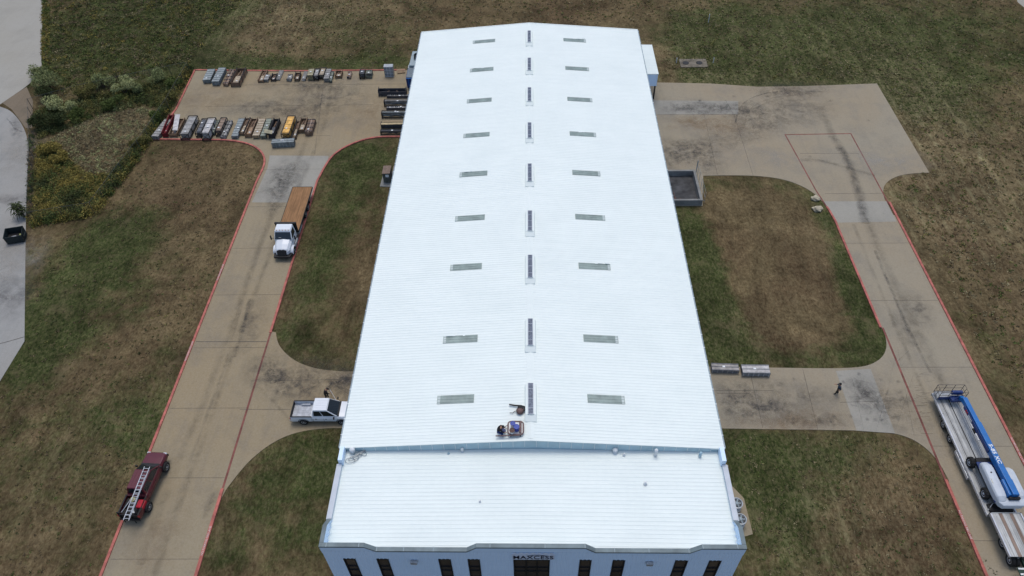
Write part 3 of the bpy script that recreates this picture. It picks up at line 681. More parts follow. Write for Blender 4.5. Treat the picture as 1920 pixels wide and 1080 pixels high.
for i, (px, py) in enumerate(((1383, 943), (1390, 973))):
    p = at(px, py, 1.0); ac = thing('air_conditioner', 'round-topped outdoor cooling unit, ' + ('farther' if i == 0 else 'nearer') + ' of two on the pad beside the office', 'air conditioner', (p.x-.05, p.y, .045), 0, 'cooling units on the side pad')
    b = MB(); n = 28
    b.loft([[(.5*cos(2*pi*k/n)*(1 if abs(cos(2*pi*k/n)) < .7 else 1.0), .5*sin(2*pi*k/n), z) for k in range(n)] for z in (0, .9)]); b.build('casing', M_LGREY, ac, bevel=.04)
    b = MB(); b.lathe((0, 0, .9), [(.52, 0), (.52, .06), (.42, .08), (.40, .0)], 28); b.build('rim', M_GALV, ac)
    MB().cyl((0, 0, .9), .39, .02, 28).build('fan_opening', M_BLACK, ac)
    b = MB()
    for q in range(5): b.box((.2*cos(q*1.257), .2*sin(q*1.257), .935), (.34, .13, .01), q*1.257)
    b.cyl((0, 0, .93), .12, .06, 14); b.build('fan', M_TRIM, ac)
    b = MB()
    for rr in (.15, .25, .34):
        b.tube([(rr*cos(2*pi*k/20), rr*sin(2*pi*k/20), 1.0) for k in range(21)], .008, 5)
    for q in range(6): b.tube([(.1*cos(q*pi/3), .1*sin(q*pi/3), 1.0), (.42*cos(q*pi/3), .42*sin(q*pi/3), .98)], .008, 5)
    b.build('grille', M_GALV, ac)
slab('cabinet_pad', [(-19.5, 43.5), (-16.6, 43.3), (-16.6, 46.6), (-19.4, 46.6)], M_PWALL, .08)
for i, (x, y, sx, sy, h, lab) in enumerate(((-18.6, 45.0, .95, 1.6, 1.5, 'taller olive utility cabinet with a white notice on its front, left of the pair'), (-17.3, 45.2, .9, 1.1, 1.5, 'shorter olive utility cabinet with a brown top, right of the pair by the wall'))):
    c = thing('utility_cabinet', lab, 'utility cabinet', (x, y, .08), 0, 'utility cabinets beside the warehouse')
    MB().bx((-sx/2, -sy/2, 0), (sx/2, sy/2, h)).build('case', mat('olive cabinet', (.075, .08, .07), .6), c, bevel=.03)
    MB().bx((-sx/2-.04, -sy/2-.05, h), (sx/2+.04, sy/2+.04, h+.06)).build('lid', mat('brown cabinet lid', (.17, .12, .09), .7), c, bevel=.02)
    MB().bx((-.02, -sy/2-.03, .1), (.02, -sy/2, h-.1)).build('door_gap', M_BLACK, c)
    if i == 0: MB().bx((-.1, -sy/2-.035, .95), (.32, -sy/2-.02, 1.35)).build('notice', M_WHITE, c)
mb_ = thing('meter_box', 'small pale meter box fixed low on the warehouse side wall', 'meter box', (-15.95, 34.9, 1.0))
MB().box((0, 0, 0), (.5, .45, .6)).build('case', M_GALV, mb_, bevel=.03); MB().box((0, 0, .32), (.56, .5, .04)).build('lid', M_WHITE, mb_)
MB().tube([(.1, 0, -.3), (.1, 0, -1)], .04, 8).build('conduit', M_GALV, mb_)
# manhole slab in the grass
p = at(1300, 119); mh = thing('manhole_slab', 'concrete slab with two dark round covers in the far grass', 'manhole slab', (p.x, p.y, 0))
MB().bx((-2.1, -1.2, -.1), (2.1, 1.2, .1)).build('slab', mat('weathered slab', (.15, .13, .10), .9, 0, .4, 1.4), mh, bevel=.03)
for x in (-1.2, .9): MB().cyl((x, 0, .1), .5, .04, 20).build('cover', M_BLACK, mh)
for px, py, l in ((1328, 42, 'thin white post standing alone in the grass behind the warehouse'), (1268, 118, 'short white marker stake left of the manhole slab'), (1337, 118, 'short white marker stake right of the manhole slab')):
    p = at(px, py); k = thing('marker_post', l, 'marker post', (p.x, p.y, 0)); hh = 1.4 if px == 1328 else .8
    MB().tube([(0, 0, 0), (0, 0, hh)], .06, 8).build('post', M_WPAINT, k); MB().lathe((0, 0, hh), [(.07, 0), (.07, .06), (.01, .1)], 8).build('cap', M_WHITE, k)
def rock(px, py, r, lab, seed):
    p = at(px, py); bm = bmesh.new(); bmesh.ops.create_icosphere(bm, subdivisions=3, radius=r)
    g = random.Random(seed); ph = [g.uniform(0, 6) for _ in range(6)]
    for v in bm.verts:
        c = v.co; k = 1+.16*sin(c.x*4/r+ph[0])*sin(c.y*3/r+ph[1])+.1*sin(c.z*5/r+ph[2]+c.x*6/r)+g.uniform(-.03, .03)
        v.co = Vector((c.x*k*1.15, c.y*k*.9, c.z*k*.6+r*.35))
    me = bpy.data.meshes.new('boulder'); bm.to_mesh(me); bm.free(); me.materials.append(mat('pale limestone', (.36, .32, .23), .9, 0, .4, 2.5))
    o = bpy.data.objects.new('boulder', me); COL.objects.link(o); o.location = (p.x, p.y, 0); tag(o, lab, 'boulder', 'boulders at the lawn corner')
rock(1528, 374, .5, 'yellowish boulder at the lawn corner, farther of two', 1); rock(1532, 394, .55, 'grey white boulder at the lawn corner, nearer of two', 2)

# ------------------------------------------------------------ crates and racks
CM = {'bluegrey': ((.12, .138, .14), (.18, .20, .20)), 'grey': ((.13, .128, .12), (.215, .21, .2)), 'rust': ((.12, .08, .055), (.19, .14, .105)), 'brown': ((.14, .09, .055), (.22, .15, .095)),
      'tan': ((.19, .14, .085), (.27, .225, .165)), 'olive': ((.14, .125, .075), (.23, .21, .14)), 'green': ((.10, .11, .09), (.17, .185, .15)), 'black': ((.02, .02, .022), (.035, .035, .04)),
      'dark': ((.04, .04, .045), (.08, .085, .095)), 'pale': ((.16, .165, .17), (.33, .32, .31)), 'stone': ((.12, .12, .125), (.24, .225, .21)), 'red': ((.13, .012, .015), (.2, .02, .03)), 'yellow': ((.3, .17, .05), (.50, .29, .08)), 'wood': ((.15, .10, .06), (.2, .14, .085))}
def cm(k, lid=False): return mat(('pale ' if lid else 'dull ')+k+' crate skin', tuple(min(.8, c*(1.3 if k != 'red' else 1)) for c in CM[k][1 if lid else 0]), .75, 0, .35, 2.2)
NOTE = M_WHITE
def crate(c2, ftl, ftr, br, h, style, colr, label, cat='crate', grp='crates and racks stored in the yard', inner='tan', note=1):
    ox, oy, sc = c2
    q = [at(ox+a[0]/sc, oy+a[1]/sc, h) for a in (ftl, ftr, br)]
    A, B, C = q; L = (C-B); ang = math.atan2(L.y, L.x)-pi/2
    if c2 is C4 and abs(B.x-A.x) > 2.5: ang = 0
    if colr != 'red' and 'askew' not in label: ang *= .35
    dx = Vector((cos(ang), sin(ang), 0)); dy = Vector((-sin(ang), cos(ang), 0))
    wd = max(.4, (B-A).dot(dx)); ln_ = max(.5, L.dot(dy)); mid = (A+B)/2+dy*ln_/2
    t = thing(cat.replace(' ', '_'), label, cat, (mid.x, mid.y, .05), ang, grp)
    X, Y = wd/2, ln_/2; g = random.Random(hash(label) % 9999 if False else sum(map(ord, label)))
    side, top = cm(colr), cm(colr, True)
    def notes(z):
        for _ in range(note):
            b = MB(); b.box((g.uniform(-.2, .2)*X, g.uniform(-.7, .5)*Y, z), (.26, .2, .012), g.uniform(-.2, .2)); b.build('paper_label', NOTE, t)
    if style == 'crate':
        b = MB(); b.bx((-X, -Y, .1), (X, Y, h-.05)); 
        n = max(2, int(ln_/.55))
        b.build('body', side, t, bevel=.015)
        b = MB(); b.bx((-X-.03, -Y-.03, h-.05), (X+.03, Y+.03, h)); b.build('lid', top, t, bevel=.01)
        for i in range(n+1):
            y = -Y+ln_*i/n; b = MB(); b.bx((-X-.05, y-.045, h), (X+.05, y+.045, h+.035)); b.bx((X+.03, y-.045, .05), (X+.055, y+.045, h)); b.bx((-X-.055, y-.045, .05), (-X-.03, y+.045, h)); b.build('batten', side, t)
        for y in (-Y*.75, 0, Y*.75): MB().box((0, y, .05), (wd, .12, .1)).build('skid', side, t)
        b = MB()
        for x in np.linspace(-X+.05, X-.05, max(2, int(wd/.45)+1)): b.box((x, -Y-.02, h*.5), (.07, .04, h-.1))
        b.build('front_stud', top, t); notes(h+.045)
    elif style == 'open':
        b = MB(); b.bx((-X, -Y, .1), (X, Y, .16)); b.build('floor', cm(inner), t)
        for s in (-1, 1):
            b = MB(); b.bx((s*X, -Y, .16), (s*(X-.05), Y, h)); b.build_each('side_wall', side, t)
            b = MB(); b.bx((-X+.05, s*Y, .16), (X-.05, s*(Y-.05), h*(.9 if s > 0 else .8))); b.build('end_wall', side, t)
        b = MB()
        for x in (-X, X):
            for i in range(4): b.box((x, -Y+ln_*i/3, h/2+.05), (.09, .09, h+.1))
            b.box((x, 0, h+.02), (.1, ln_, .05))
        b.build('frame', side if colr != 'rust' else M_BLACK, t)
        if style == 'open' and inner != 'none':
            b = MB()
            b.box((0, -Y*.3, h*.35), (wd*.75, ln_*.45, h*.4), g.uniform(-.05, .05)); b.build('load', cm(inner, True), t, bevel=.02)
            for x in (-.2, .2): MB().tube([(x*wd, Y*.1, h*.5), (x*wd*.6, Y*.9, h*.45)], .09, 8).build('roll', cm('rust'), t)
        if note: MB().box((0, -Y*.55, h*.56+.02), (.22, .2, .012)).build('paper_label', NOTE, t)
    elif style == 'rack':
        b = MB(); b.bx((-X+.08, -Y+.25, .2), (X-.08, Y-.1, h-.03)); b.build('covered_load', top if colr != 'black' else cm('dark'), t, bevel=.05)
        b = MB(); r_ = .045
        for x in (-X, X):
            for y in (-Y, -Y/3, Y/3, Y): b.box((x, y, h/2), (.08, .08, h))
            b.box((x, 0, h+.0), (.08, ln_, .07)); b.box((x, 0, .12), (.08, ln_, .08))
        for y in (-Y, Y): b.box((0, y, h), (wd, .08, .07)); b.box((0, y, .12), (wd, .08, .08))
        b.build('frame', M_BLACK, t)
        b = MB(); b.tube([(-X, -Y-.03, .1), (X, -Y-.03, h)], .035, 6); b.tube([(X, -Y-.03, .1), (-X, -Y-.03, h)], .035, 6); b.build('cross_brace', M_BLACK, t)
        tp = MB(); n = max(2, int(ln_/.8))
        for i in range(n): 
            y = -Y+.4+(ln_-.7)*i/max(1, n-1); tp.box((0, y, h+.0), (wd-.1, .05, .03))
        tp.build('strap', side, t); notes(h+.03)
    elif style == 'bundle':
        n = max(2, int(wd/.3)); b = MB()
        for i in range(n):
            x = -X+wd*(i+.5)/n; r_ = wd/n*.52
            b = MB(); b.tube([(x, -Y*g.uniform(.9, 1), h-r_), (x, Y*g.uniform(.9, 1), h-r_)], r_, 10); b.build('roll', top if i % 2 else side, t, False)
        MB().bx((-X, -Y*.95, .05), (X, Y*.95, h-wd/n*.9)).build('base', side, t, bevel=.02)
        for i in range(max(2, int(ln_/.8))):
            y = -Y*.85+ln_*.85*i/max(1, int(ln_/.8)-1); MB().box((0, y, h*.52), (wd+.06, .1, h+.02)).build('strap', cm('dark'), t)
        notes(h+.03)
    elif style == 'stack':
        z = .08; k = 0
        while z < h-.04:
            zz = min(h, z+.13); b = MB(); jx = g.uniform(-.04, .04)
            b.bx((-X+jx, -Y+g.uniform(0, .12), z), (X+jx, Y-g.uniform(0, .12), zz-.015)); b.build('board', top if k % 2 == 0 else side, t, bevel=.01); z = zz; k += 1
        for y in (-Y*.6, Y*.6): MB().box((0, y, .04), (wd, .1, .08)).build('skid', side, t)
        notes(h+.01)
    return t
C2 = (360, 100, 5.683); C3 = (260, 190, 5.647); C4 = (640, 80, 5.4); C8 = (1320, 660, 5.053)
FR, BR_, BD = 'crates along the far edge of the yard', 'crates along the near edge of the yard', 'racks lined up against the warehouse'
D = [
 (C2, (118, 283), (190, 288), (222, 176), .65, 'crate', 'bluegrey', 'shorter blue grey crate, leftmost in the far row', 'crate', FR),
 (C2, (212, 300), (282, 305), (355, 160), .75, 'crate', 'bluegrey', 'long blue grey crate second from left in the far row', 'crate', FR),
 (C2, (325, 325), (380, 330), (440, 170), .5, 'bundle', 'rust', 'narrow rusty bundle between the long blue crate and the tan-filled open rack', 'bundle', FR),
 (C2, (408, 300), (498, 312), (572, 162), .9, 'open', 'rust', 'large open dark rack with tan load, fourth from left in the far row', 'open crate', FR),
 (C2, (705, 285), (755, 295), (800, 188), .45, 'open', 'brown', 'narrow brown open crate starting the second group of the far row', 'open crate', FR),
 (C2, (758, 280), (805, 285), (838, 232), .45, 'crate', 'grey', 'small grey crate with white label beside the narrow brown open crate', 'crate', FR),
 (C2, (838, 270), (885, 275), (905, 222), .5, 'open', 'black', 'small black open bin in the far row', 'bin', FR, 'rust'),
 (C2, (892, 275), (930, 280), (980, 180), .3, 'stack', 'grey', 'low grey board stack right of the small black bin', 'board stack', FR),
 (C2, (1005, 280), (1055, 280), (1068, 225), .4, 'bundle', 'grey', 'short grey bundle standing alone mid far row', 'bundle', FR),
 (C2, (1090, 265), (1140, 265), (1145, 205), .6, 'open', 'rust', 'small rusty brown box right of the lone grey bundle', 'open crate', FR),
 (C2, (1165, 280), (1205, 280), (1225, 190), .35, 'stack', 'grey', 'thin low grey stack with bright end left of the olive tan crate', 'board stack', FR),
 (C2, (1228, 235), (1283, 240), (1290, 172), .9, 'crate', 'olive', 'olive tan tall crate in the far row', 'crate', FR),
 (C2, (1290, 245), (1338, 250), (1356, 168), .8, 'rack', 'grey', 'dark framed grey rack between olive and brown-topped crates in the far row', 'rack', FR),
 (C2, (1345, 235), (1400, 240), (1433, 158), .75, 'rack', 'tan', 'brown-topped rack in the far row', 'rack', FR),
 (C2, (1405, 270), (1453, 275), (1470, 172), .6, 'crate', 'grey', 'slim grey crate right of the brown-topped rack', 'crate', FR),
 (C2, (1457, 290), (1485, 292), (1500, 190), .5, 'bundle', 'green', 'narrow greenish bundle at the end of the tight group in the far row', 'bundle', FR),
 (C2, (1525, 235), (1590, 235), (1590, 182), .6, 'open', 'brown', 'squat brown box at the far row after the tight group', 'open crate', FR),
 (C2, (1650, 255), (1690, 255), (1695, 195), .4, 'bundle', 'rust', 'small brown bundle with white sheets on top near the far row end', 'bundle', FR),
 (C4, (180, 320), (230, 322), (235, 272), .9, 'rack', 'dark', 'small dark rack second from last in the far row', 'rack', FR),
 (C4, (240, 320), (303, 322), (313, 278), .8, 'bundle', 'green', 'small grey green wrapped load last in the far row', 'bundle', FR),
 (C3, (135, 372), (205, 374), (345, 195), .6, 'crate', 'grey', 'grey lidded long crate lying askew by the fence, first in the near row', 'crate', BR_),
 (C3, (245, 330), (290, 335), (370, 145), .9, 'open', 'red', 'dark red open bin beside the fence', 'bin', BR_, 'red'),
 (C3, (320, 345), (400, 350), (478, 185), .6, 'open', 'wood', 'open wooden crate under a grey board in the near row', 'open crate', BR_, 'rust'),
 (C3, (432, 350), (520, 360), (606, 160), .95, 'rack', 'grey', 'big grey covered rack with cross-braced end in the near row', 'rack', BR_),
 (C3, (600, 335), (650, 345), (712, 190), .8, 'rack', 'dark', 'dark draped rack right of the big grey covered rack', 'rack', BR_),
 (C3, (655, 345), (738, 350), (803, 180), 1.15, 'rack', 'pale', 'tall black framed rack with pale flat top in the near row', 'rack', BR_),
 (C3, (755, 328), (800, 333), (850, 205), .5, 'crate', 'green', 'low grey green crate right of the pale-topped rack', 'crate', BR_),
 (C3, (805, 318), (865, 320), (928, 175), .95, 'rack', 'rust', 'black framed rack of brown grey scrap in the near row', 'rack', BR_),
 (C3, (860, 375), (912, 380), (992, 200), .5, 'bundle', 'grey', 'long grey bundle before the gap in the near row', 'bundle', BR_),
 (C3, (985, 368), (1045, 373), (1108, 190), .5, 'crate', 'bluegrey', 'blue grey crate just after the gap in the near row', 'crate', BR_),
 (C3, (1062, 332), (1110, 337), (1180, 180), .5, 'open', 'rust', 'dark brown narrow open crate in the near row', 'open crate', BR_),
 (C3, (1122, 350), (1185, 355), (1253, 185), .6, 'open', 'brown', 'light brown open crate in the middle of the near row', 'open crate', BR_, 'brown'),
 (C3, (1207, 363), (1272, 368), (1333, 190), .55, 'crate', 'tan', 'tan crate with white label right of the brown open crate', 'crate', BR_),
 (C3, (1290, 368), (1340, 372), (1395, 190), .5, 'crate', 'green', 'greenish crate left of the black open bin', 'crate', BR_),
 (C3, (1370, 340), (1428, 342), (1488, 185), .9, 'open', 'black', 'large black open bin with white liner in the near row', 'bin', BR_, 'dark'),
 (C3, (1508, 343), (1588, 352), (1652, 160), 1.0, 'rack', 'yellow', 'bright orange yellow covered rack in the near row', 'rack', BR_),
 (C3, (1622, 378), (1662, 382), (1700, 212), .45, 'open', 'rust', 'slim dark open crate right of the orange yellow rack', 'open crate', BR_),
 (C3, (1685, 290), (1750, 298), (1775, 182), .75, 'open', 'brown', 'squat tan-filled open crate second from right in the near row', 'open crate', BR_, 'tan'),
 (C3, (1755, 325), (1828, 330), (1863, 185), .75, 'bundle', 'rust', 'ribbed grey brown bundle at the right end of the near row', 'bundle', BR_),
 (C3, (1408, 437), (1636, 440), (1636, 403), .85, 'crate', 'bluegrey', 'grey blue crate lying crosswise in front of the near row', 'crate', BR_, 'tan', 2),
 (C4, (372, 490), (650, 485), (648, 455), 1.0, 'open', 'dark', 'black open rack nearest the blue compactor', 'open rack', BD, 'dark', 0),
 (C4, (460, 548), (720, 540), (718, 524), .35, 'bundle', 'grey', 'low grey bundle behind the black open rack by the wall', 'bundle', BD),
 (C4, (430, 600), (720, 598), (718, 572), .9, 'rack', 'grey', 'dark grey long rack between two low bundles by the warehouse', 'rack', BD),
 (C4, (455, 668), (720, 662), (718, 648), .4, 'bundle', 'pale', 'low pale segmented bundle by the warehouse', 'bundle', BD),
 (C4, (405, 718), (690, 715), (688, 688), .9, 'rack', 'bluegrey', 'blue grey long covered rack with black end brace by the warehouse', 'rack', BD, 'tan', 2),
 (C4, (400, 830), (670, 824), (668, 806), .85, 'open', 'dark', 'dark long open rack with tan beams on top by the warehouse', 'open rack', BD, 'olive'),
 (C4, (395, 905), (650, 900), (648, 880), .6, 'rack', 'dark', 'dark rack nearest the lawn edge by the warehouse', 'rack', BD),
 (C8, (80, 170), (330, 175), (325, 118), .55, 'crate', 'stone', 'darker grey crate on the right hand side drive, nearer the warehouse', 'crate', 'crates on the right hand side drive'),
 (C8, (370, 190), (628, 212), (612, 138), .6, 'crate', 'pale', 'pale grey crate with lengthwise lid boards on the side drive', 'crate', 'crates on the right hand side drive'),
]
for d in D:
    c2, a_, b_, e_, h, st1, colr, lab = d[:8]; cat = d[8] if len(d) > 8 else 'crate'; grp = d[9] if len(d) > 9 else None
    crate(c2, a_, b_, e_, h, st1, colr, lab, cat, grp, *(d[10:] if len(d) > 10 else ()))
# loose boards resting on things
def board(px4, z, m, lab, th=.05):
    pts = [at(x, y, z) for x, y in px4]; c = sum(pts, Vector())/4; mb = MB(); mb.prism([(p.x-c.x, p.y-c.y) for p in pts], 0, th)
    o = mb.build('loose_board', m, None, bevel=.008); o.location = (c.x, c.y, z); tag(o, lab, 'board', 'loose boards on the crates'); return o
def c3p(l): return [(260+x/5.647, 190+y/5.647) for x, y in l]
def c4p(l): return [(640+x/5.4, 80+y/5.4) for x, y in l]
board(c3p([(358, 308), (412, 310), (440, 138), (388, 138)]), .76, cm('pale', True), 'long grey board lying over the open wooden crate by the fence')
board(c3p([(1330, 335), (1410, 348), (1420, 312), (1330, 298)]), 1.03, cm('olive', True), 'cream board leaning across the greenish crate and black bin')
board(c4p([(400, 832), (670, 826), (668, 812), (402, 816)]), 1.0, mat('new timber', (.42, .33, .19)), 'long pale timber beam on the dark long rack, nearer one')
board(c4p([(430, 806), (612, 802), (610, 786), (432, 790)]), 1.0, mat('older timber', (.27, .2, .12)), 'shorter brown timber beam on the dark long rack, farther one')
# slatted rack
p = at(731, 143); sr = thing('slatted_rack', 'pale grey tall rack with slatted front near the blue compactor', 'slatted rack', (p.x, p.y, .05))
for s in (-1, 1): MB().bx((s*.7, -.35, 0), (s*.64, .5, 1.75)).build('side_panel', M_GALV, sr)
MB().bx((-.7, -.35, 1.7), (.7, .5, 1.76)).build('top', M_GALV, sr); MB().bx((-.64, .44, 0), (.64, .5, 1.7)).build('back_panel', M_TRIM, sr)
b = MB()
for x in (-.22, .22): b.bx((x-.04, -.36, 0), (x+.04, -.32, 1.7))
for z in np.arange(.1, 1.7, .26): b.bx((-.64, -.35, z-.05), (.64, -.31, z+.05))
b.build('slat', M_LGREY, sr)
p = at(752, 135); pl = thing('wooden_pallet', 'flat brown wooden pallet between the slatted rack and blue compactor', 'pallet', (p.x, p.y, .05), .2)
for i in range(7): MB().box((-.55+i*.183, 0, .14), (.12, 1.2, .025)).build('board', cm('wood', True), pl)
for y in (-.5, 0, .5): MB().box((0, y, .06), (1.2, .1, .12)).build('stringer', cm('wood'), pl)
# compactor
p0 = at(758, 168); cp = thing('trash_compactor', 'blue waste compactor with grey sloping hopper against the warehouse', 'trash compactor', (-17.1, 69.3, .05))
b = MB(); b.loft([[(-1.35, y, .2), (1.25, y, .2), (1.3, y, z), (-1.4, y, z)] for y, z in ((-2.7, 1.9), (.2, 1.9))]); b.build('container', M_BLUED, cp, bevel=.04)
b = MB()
for x in (-1.0, -.3, .4, 1.0): b.box((x, -2.74, 1.05), (.09, .07, 1.6))
b.box((0, -2.74, 1.85), (2.7, .1, .12)); b.build('rib', M_BLUE, cp)
b = MB(); b.loft([[(-1.2, .2, .2), (1.2, .2, .2), (1.2, .2, 2.3), (-1.2, .2, 2.3)], [(-.9, 3.4, .2), (1.2, 3.4, .2), (1.2, 3.4, 2.9), (-.9, 3.4, 2.9)]]); b.build('hopper', M_TRIM, cp, bevel=.05)
b = MB(); b.lathe((.2, 1.9, 2.3), [(.75, 0), (.75, .8), (.6, .9), (.55, .3)], 20); b.build('intake', M_BLACK, cp)
MB().bx((-1.32, -2.6, 1.9), (1.2, .1, 1.98)).build('lid', mat('grey compactor lid', (.14, .17, .19)), cp, bevel=.02)
MB().box((-1.35, 1.2, 1.0), (.3, .9, 1.2)).build('power_unit', M_GALV, cp, bevel=.03)

# ------------------------------------------------------------ vehicles
def wheel(parent, x, y, z, r, wd, side, rim=M_RIM, dual=False):
    """side: +1 outer face toward +x"""
    b = MB(); s = side
    b.lathe((x, y, z), [(r*.55, -wd/2*s), (r*.93, -wd/2*s), (r, -wd/2*.75*s), (r, wd/2*.75*s), (r*.93, wd/2*s), (r*.6, wd/2*s), (r*.55, wd/2*.8*s)], 24, 'x')
    w_ = b.build('wheel', M_RUBBER, parent, True)
    b = MB(); b.lathe((x, y, z), [(r*.57, wd*.30*s), (r*.60, wd*.46*s), (r*.5, wd*.42*s), (r*.28, wd*.28*s), (r*.22, wd*.45*s), (.01, wd*.47*s)], 20, 'x')
    b.build('rim', rim, w_, True)
    b = MB()
    for k in range(6): b.box((x+s*wd*.33, y+r*.4*cos(k*pi/3), z+r*.4*sin(k*pi/3)), (.02, r*.12, r*.12))
    b.build('rim_hole', M_BLACK, w_)
    return w_
def body_loft(st, m, name, par, bevel=.03):
    """stations: (y, half width, z bottom, z shoulder, z top, top half width)"""
    rings = []
    for y, w_, zb, zs, zt, tw in st:
        rings.append([(-w_*.93, y, zb), (w_*.93, y, zb), (w_, y, zb+(zs-zb)*.35), (w_, y, zs), (tw, y, zt), (tw*.5, y, zt+.015), (-tw*.5, y, zt+.015), (-tw, y, zt), (-w_, y, zs), (-w_, y, zb+(zs-zb)*.35)])
    return MB().loft(rings).build(name, m, par, bevel=bevel)
def pickup(name, label, loc, rz, paint, bed_m, L, yw_f, yw_r, bed_len, cab_len, extended, hw=1.0, lift=0.0, trim=M_BLACK, group=None):
    t = thing(name, label, 'pickup truck', loc, rz, group)
    yf = L/2; yr = -L/2; zb = .38+lift; zs = .92+lift; zh = 1.12+lift
    ybed = yr+bed_len; ycab = ybed+cab_len   # rear of hood area
    # lower body front (hood)
    body_loft([(yf, hw*.80, zb+.1, zs-.12, zh-.22, hw*.7), (yf-.12, hw*.95, zb, zs-.02, zh-.1, hw*.82), (yf-.6, hw, zb, zs, zh-.02, hw*.86), (ycab, hw, zb, zs, zh+.06, hw*.88)], paint, 'hood', t, .035)
    cabz = 1.92+lift
    body_loft([(ycab, hw, zb, zs, zh+.04, hw*.9), (ybed, hw, zb, zs, zh+.04, hw*.9)], paint, 'cab', t, .03)
    # greenhouse
    yA, yB = ycab+.30, ycab-.66       # windscreen base / top
    rings = []
    MB().bx((-hw*.86, yA-.06, zh), (hw*.86, yA+.12, zh+.085)).build('cowl', M_BLACK, t, bevel=.01)
    g = MB()
    base = [(-hw*.90, zh+.05), (hw*.90, zh+.05)]
    ws = hw*.9; wt = hw*.72
    ybk = ybed+.05; ybt = ybed+.22
    V = [(-ws, yA, zh+.05), (ws, yA, zh+.05), (ws, ybk, zh+.05), (-ws, ybk, zh+.05), (-wt, yB, cabz), (wt, yB, cabz), (wt, ybt, cabz), (-wt, ybt, cabz)]
    g.add(V, [(0, 1, 5, 4), (1, 2, 6, 5), (2, 3, 7, 6), (3, 0, 4, 7), (4, 5, 6, 7), (0, 3, 2, 1)])
    cg = g.build('greenhouse', paint, t, bevel=.05)
    rf = MB(); rf.loft([[(-wt-.02, yB+.04, cabz-.02), (wt+.02, yB+.04, cabz-.02), (wt+.02, ybt-.04, cabz-.02), (-wt-.02, ybt-.04, cabz-.02)], [(-wt+.03, yB-.02, cabz+.045), (wt-.03, yB-.02, cabz+.045), (wt-.03, ybt+.03, cabz+.045), (-wt+.03, ybt+.03, cabz+.045)]]); rf.build('roof', paint, t, bevel=.03)
    rb = MB()
    for x in (-.42, -.14, .14, .42): rb.box((x*hw, (yB+ybt)/2, cabz+.05), (.05, abs(yB-ybt)*.8, .018))
    rb.build('roof_crease', paint, t)
    def lerp(a, b, k): return tuple(a[i]+(b[i]-a[i])*k for i in range(3))
    def pane(a, b, c, d, nm, out, k0=.1, k1=.9, e=.04):
        # a,b bottom; c,d top ; inset
        A1, B1 = lerp(a, b, e), lerp(b, a, e); D1, C1 = lerp(d, c, e), lerp(c, d, e)
        q = [lerp(A1, D1, k0), lerp(B1, C1, k0), lerp(B1, C1, k1), lerp(A1, D1, k1)]
        q = [Vector(v)+Vector(out)*.012 for v in q]; q2 = [v-Vector(out)*.03 for v in q]
        MB().add([*q, *q2], [(0, 1, 2, 3), (7, 6, 5, 4), (0, 4, 5, 1), (1, 5, 6, 2), (2, 6, 7, 3), (3, 7, 4, 0)]).build(nm, M_GLASS, t)
    pane(V[0], V[1], V[5], V[4], 'windscreen', (0, .6, .8), .04, .93)
    pane(V[3], V[2], V[6], V[7], 'rear_window', (0, -.95, .3), .2, .88, .1)
    n_side = 2
    for s, (i0, i1, i2, i3) in ((1, (1, 2, 6, 5)), (-1, (0, 3, 7, 4))):
        a, b_, c, d = V[i0], V[i1], V[i2], V[i3]
        for k0, k1 in ((.06, .53), (.57, .93)):
            q = [lerp(a, b_, k0), lerp(a, b_, k1), lerp(d, c, k1 if k1 < .9 else .95), lerp(d, c, max(k0, .02))]
            o = Vector((s*.97, 0, .3))
            q = [lerp(q[0], q[3], .1), lerp(q[1], q[2], .1), lerp(q[1], q[2], .86), lerp(q[0], q[3], .86)]
            q = [Vector(v)+o*.012 for v in q]; q2 = [v-o*.03 for v in q]
            MB().add([*q, *q2], [(0, 1, 2, 3), (7, 6, 5, 4), (0, 4, 5, 1), (1, 5, 6, 2), (2, 6, 7, 3), (3, 7, 4, 0)]).build('side_window', M_GLASS, t)
            MB().box((s*(hw+.012), lerp(a, b_, k1)[1]+.18, zs-.02), (.03, .17, .045)).build('door_handle', trim, t)
        MB().box((s*(hw+.16), yA-.28, zh+.16), (.2, .12, .2)).build('mirror', trim, t, bevel=.02)
        dl = MB()
        for k0 in (.02, .55, .97): dl.box((s*(hw+.001), lerp(a, b_, k0)[1], (zb+zs)/2+.05), (.012, .015, zs-zb))
        dl.build('door_gap', M_BLACK, t)
        for yw in (yw_f, yw_r):
            b = MB(); n = 14; pts = [(s*(hw+.005), yw+.53*cos(pi*k/n), .42+lift*.6+.5*sin(pi*k/n)) for k in range(n+1)]
            b.loft([[p, (p[0]-s*.35, p[1], p[2]), (p[0]-s*.35, .42*(yw)+.58*p[1]+0, p[2]*.9), (p[0], .12*yw+.88*p[1], .42+(p[2]-.42)*.88)] for p in pts]); b.build('wheel_arch', M_BLACK, t)
            wheel(t, s*(hw-.10+lift*.5), yw, .40+lift*.5, .40+lift*.4, .27+lift*.25, s)
    # bed
    th = .09
    b = MB(); b.bx((-hw+th, yr+.06, .68+lift), (hw-th, ybed-.03, .72+lift)); b.build('bed_floor', bed_m, t)
    b = MB()
    for x in np.linspace(-hw*.7, hw*.7, 8): b.bx((x-.02, yr+.1, .72+lift), (x+.02, ybed-.06, .735+lift))
    b.build('bed_rib', bed_m, t)
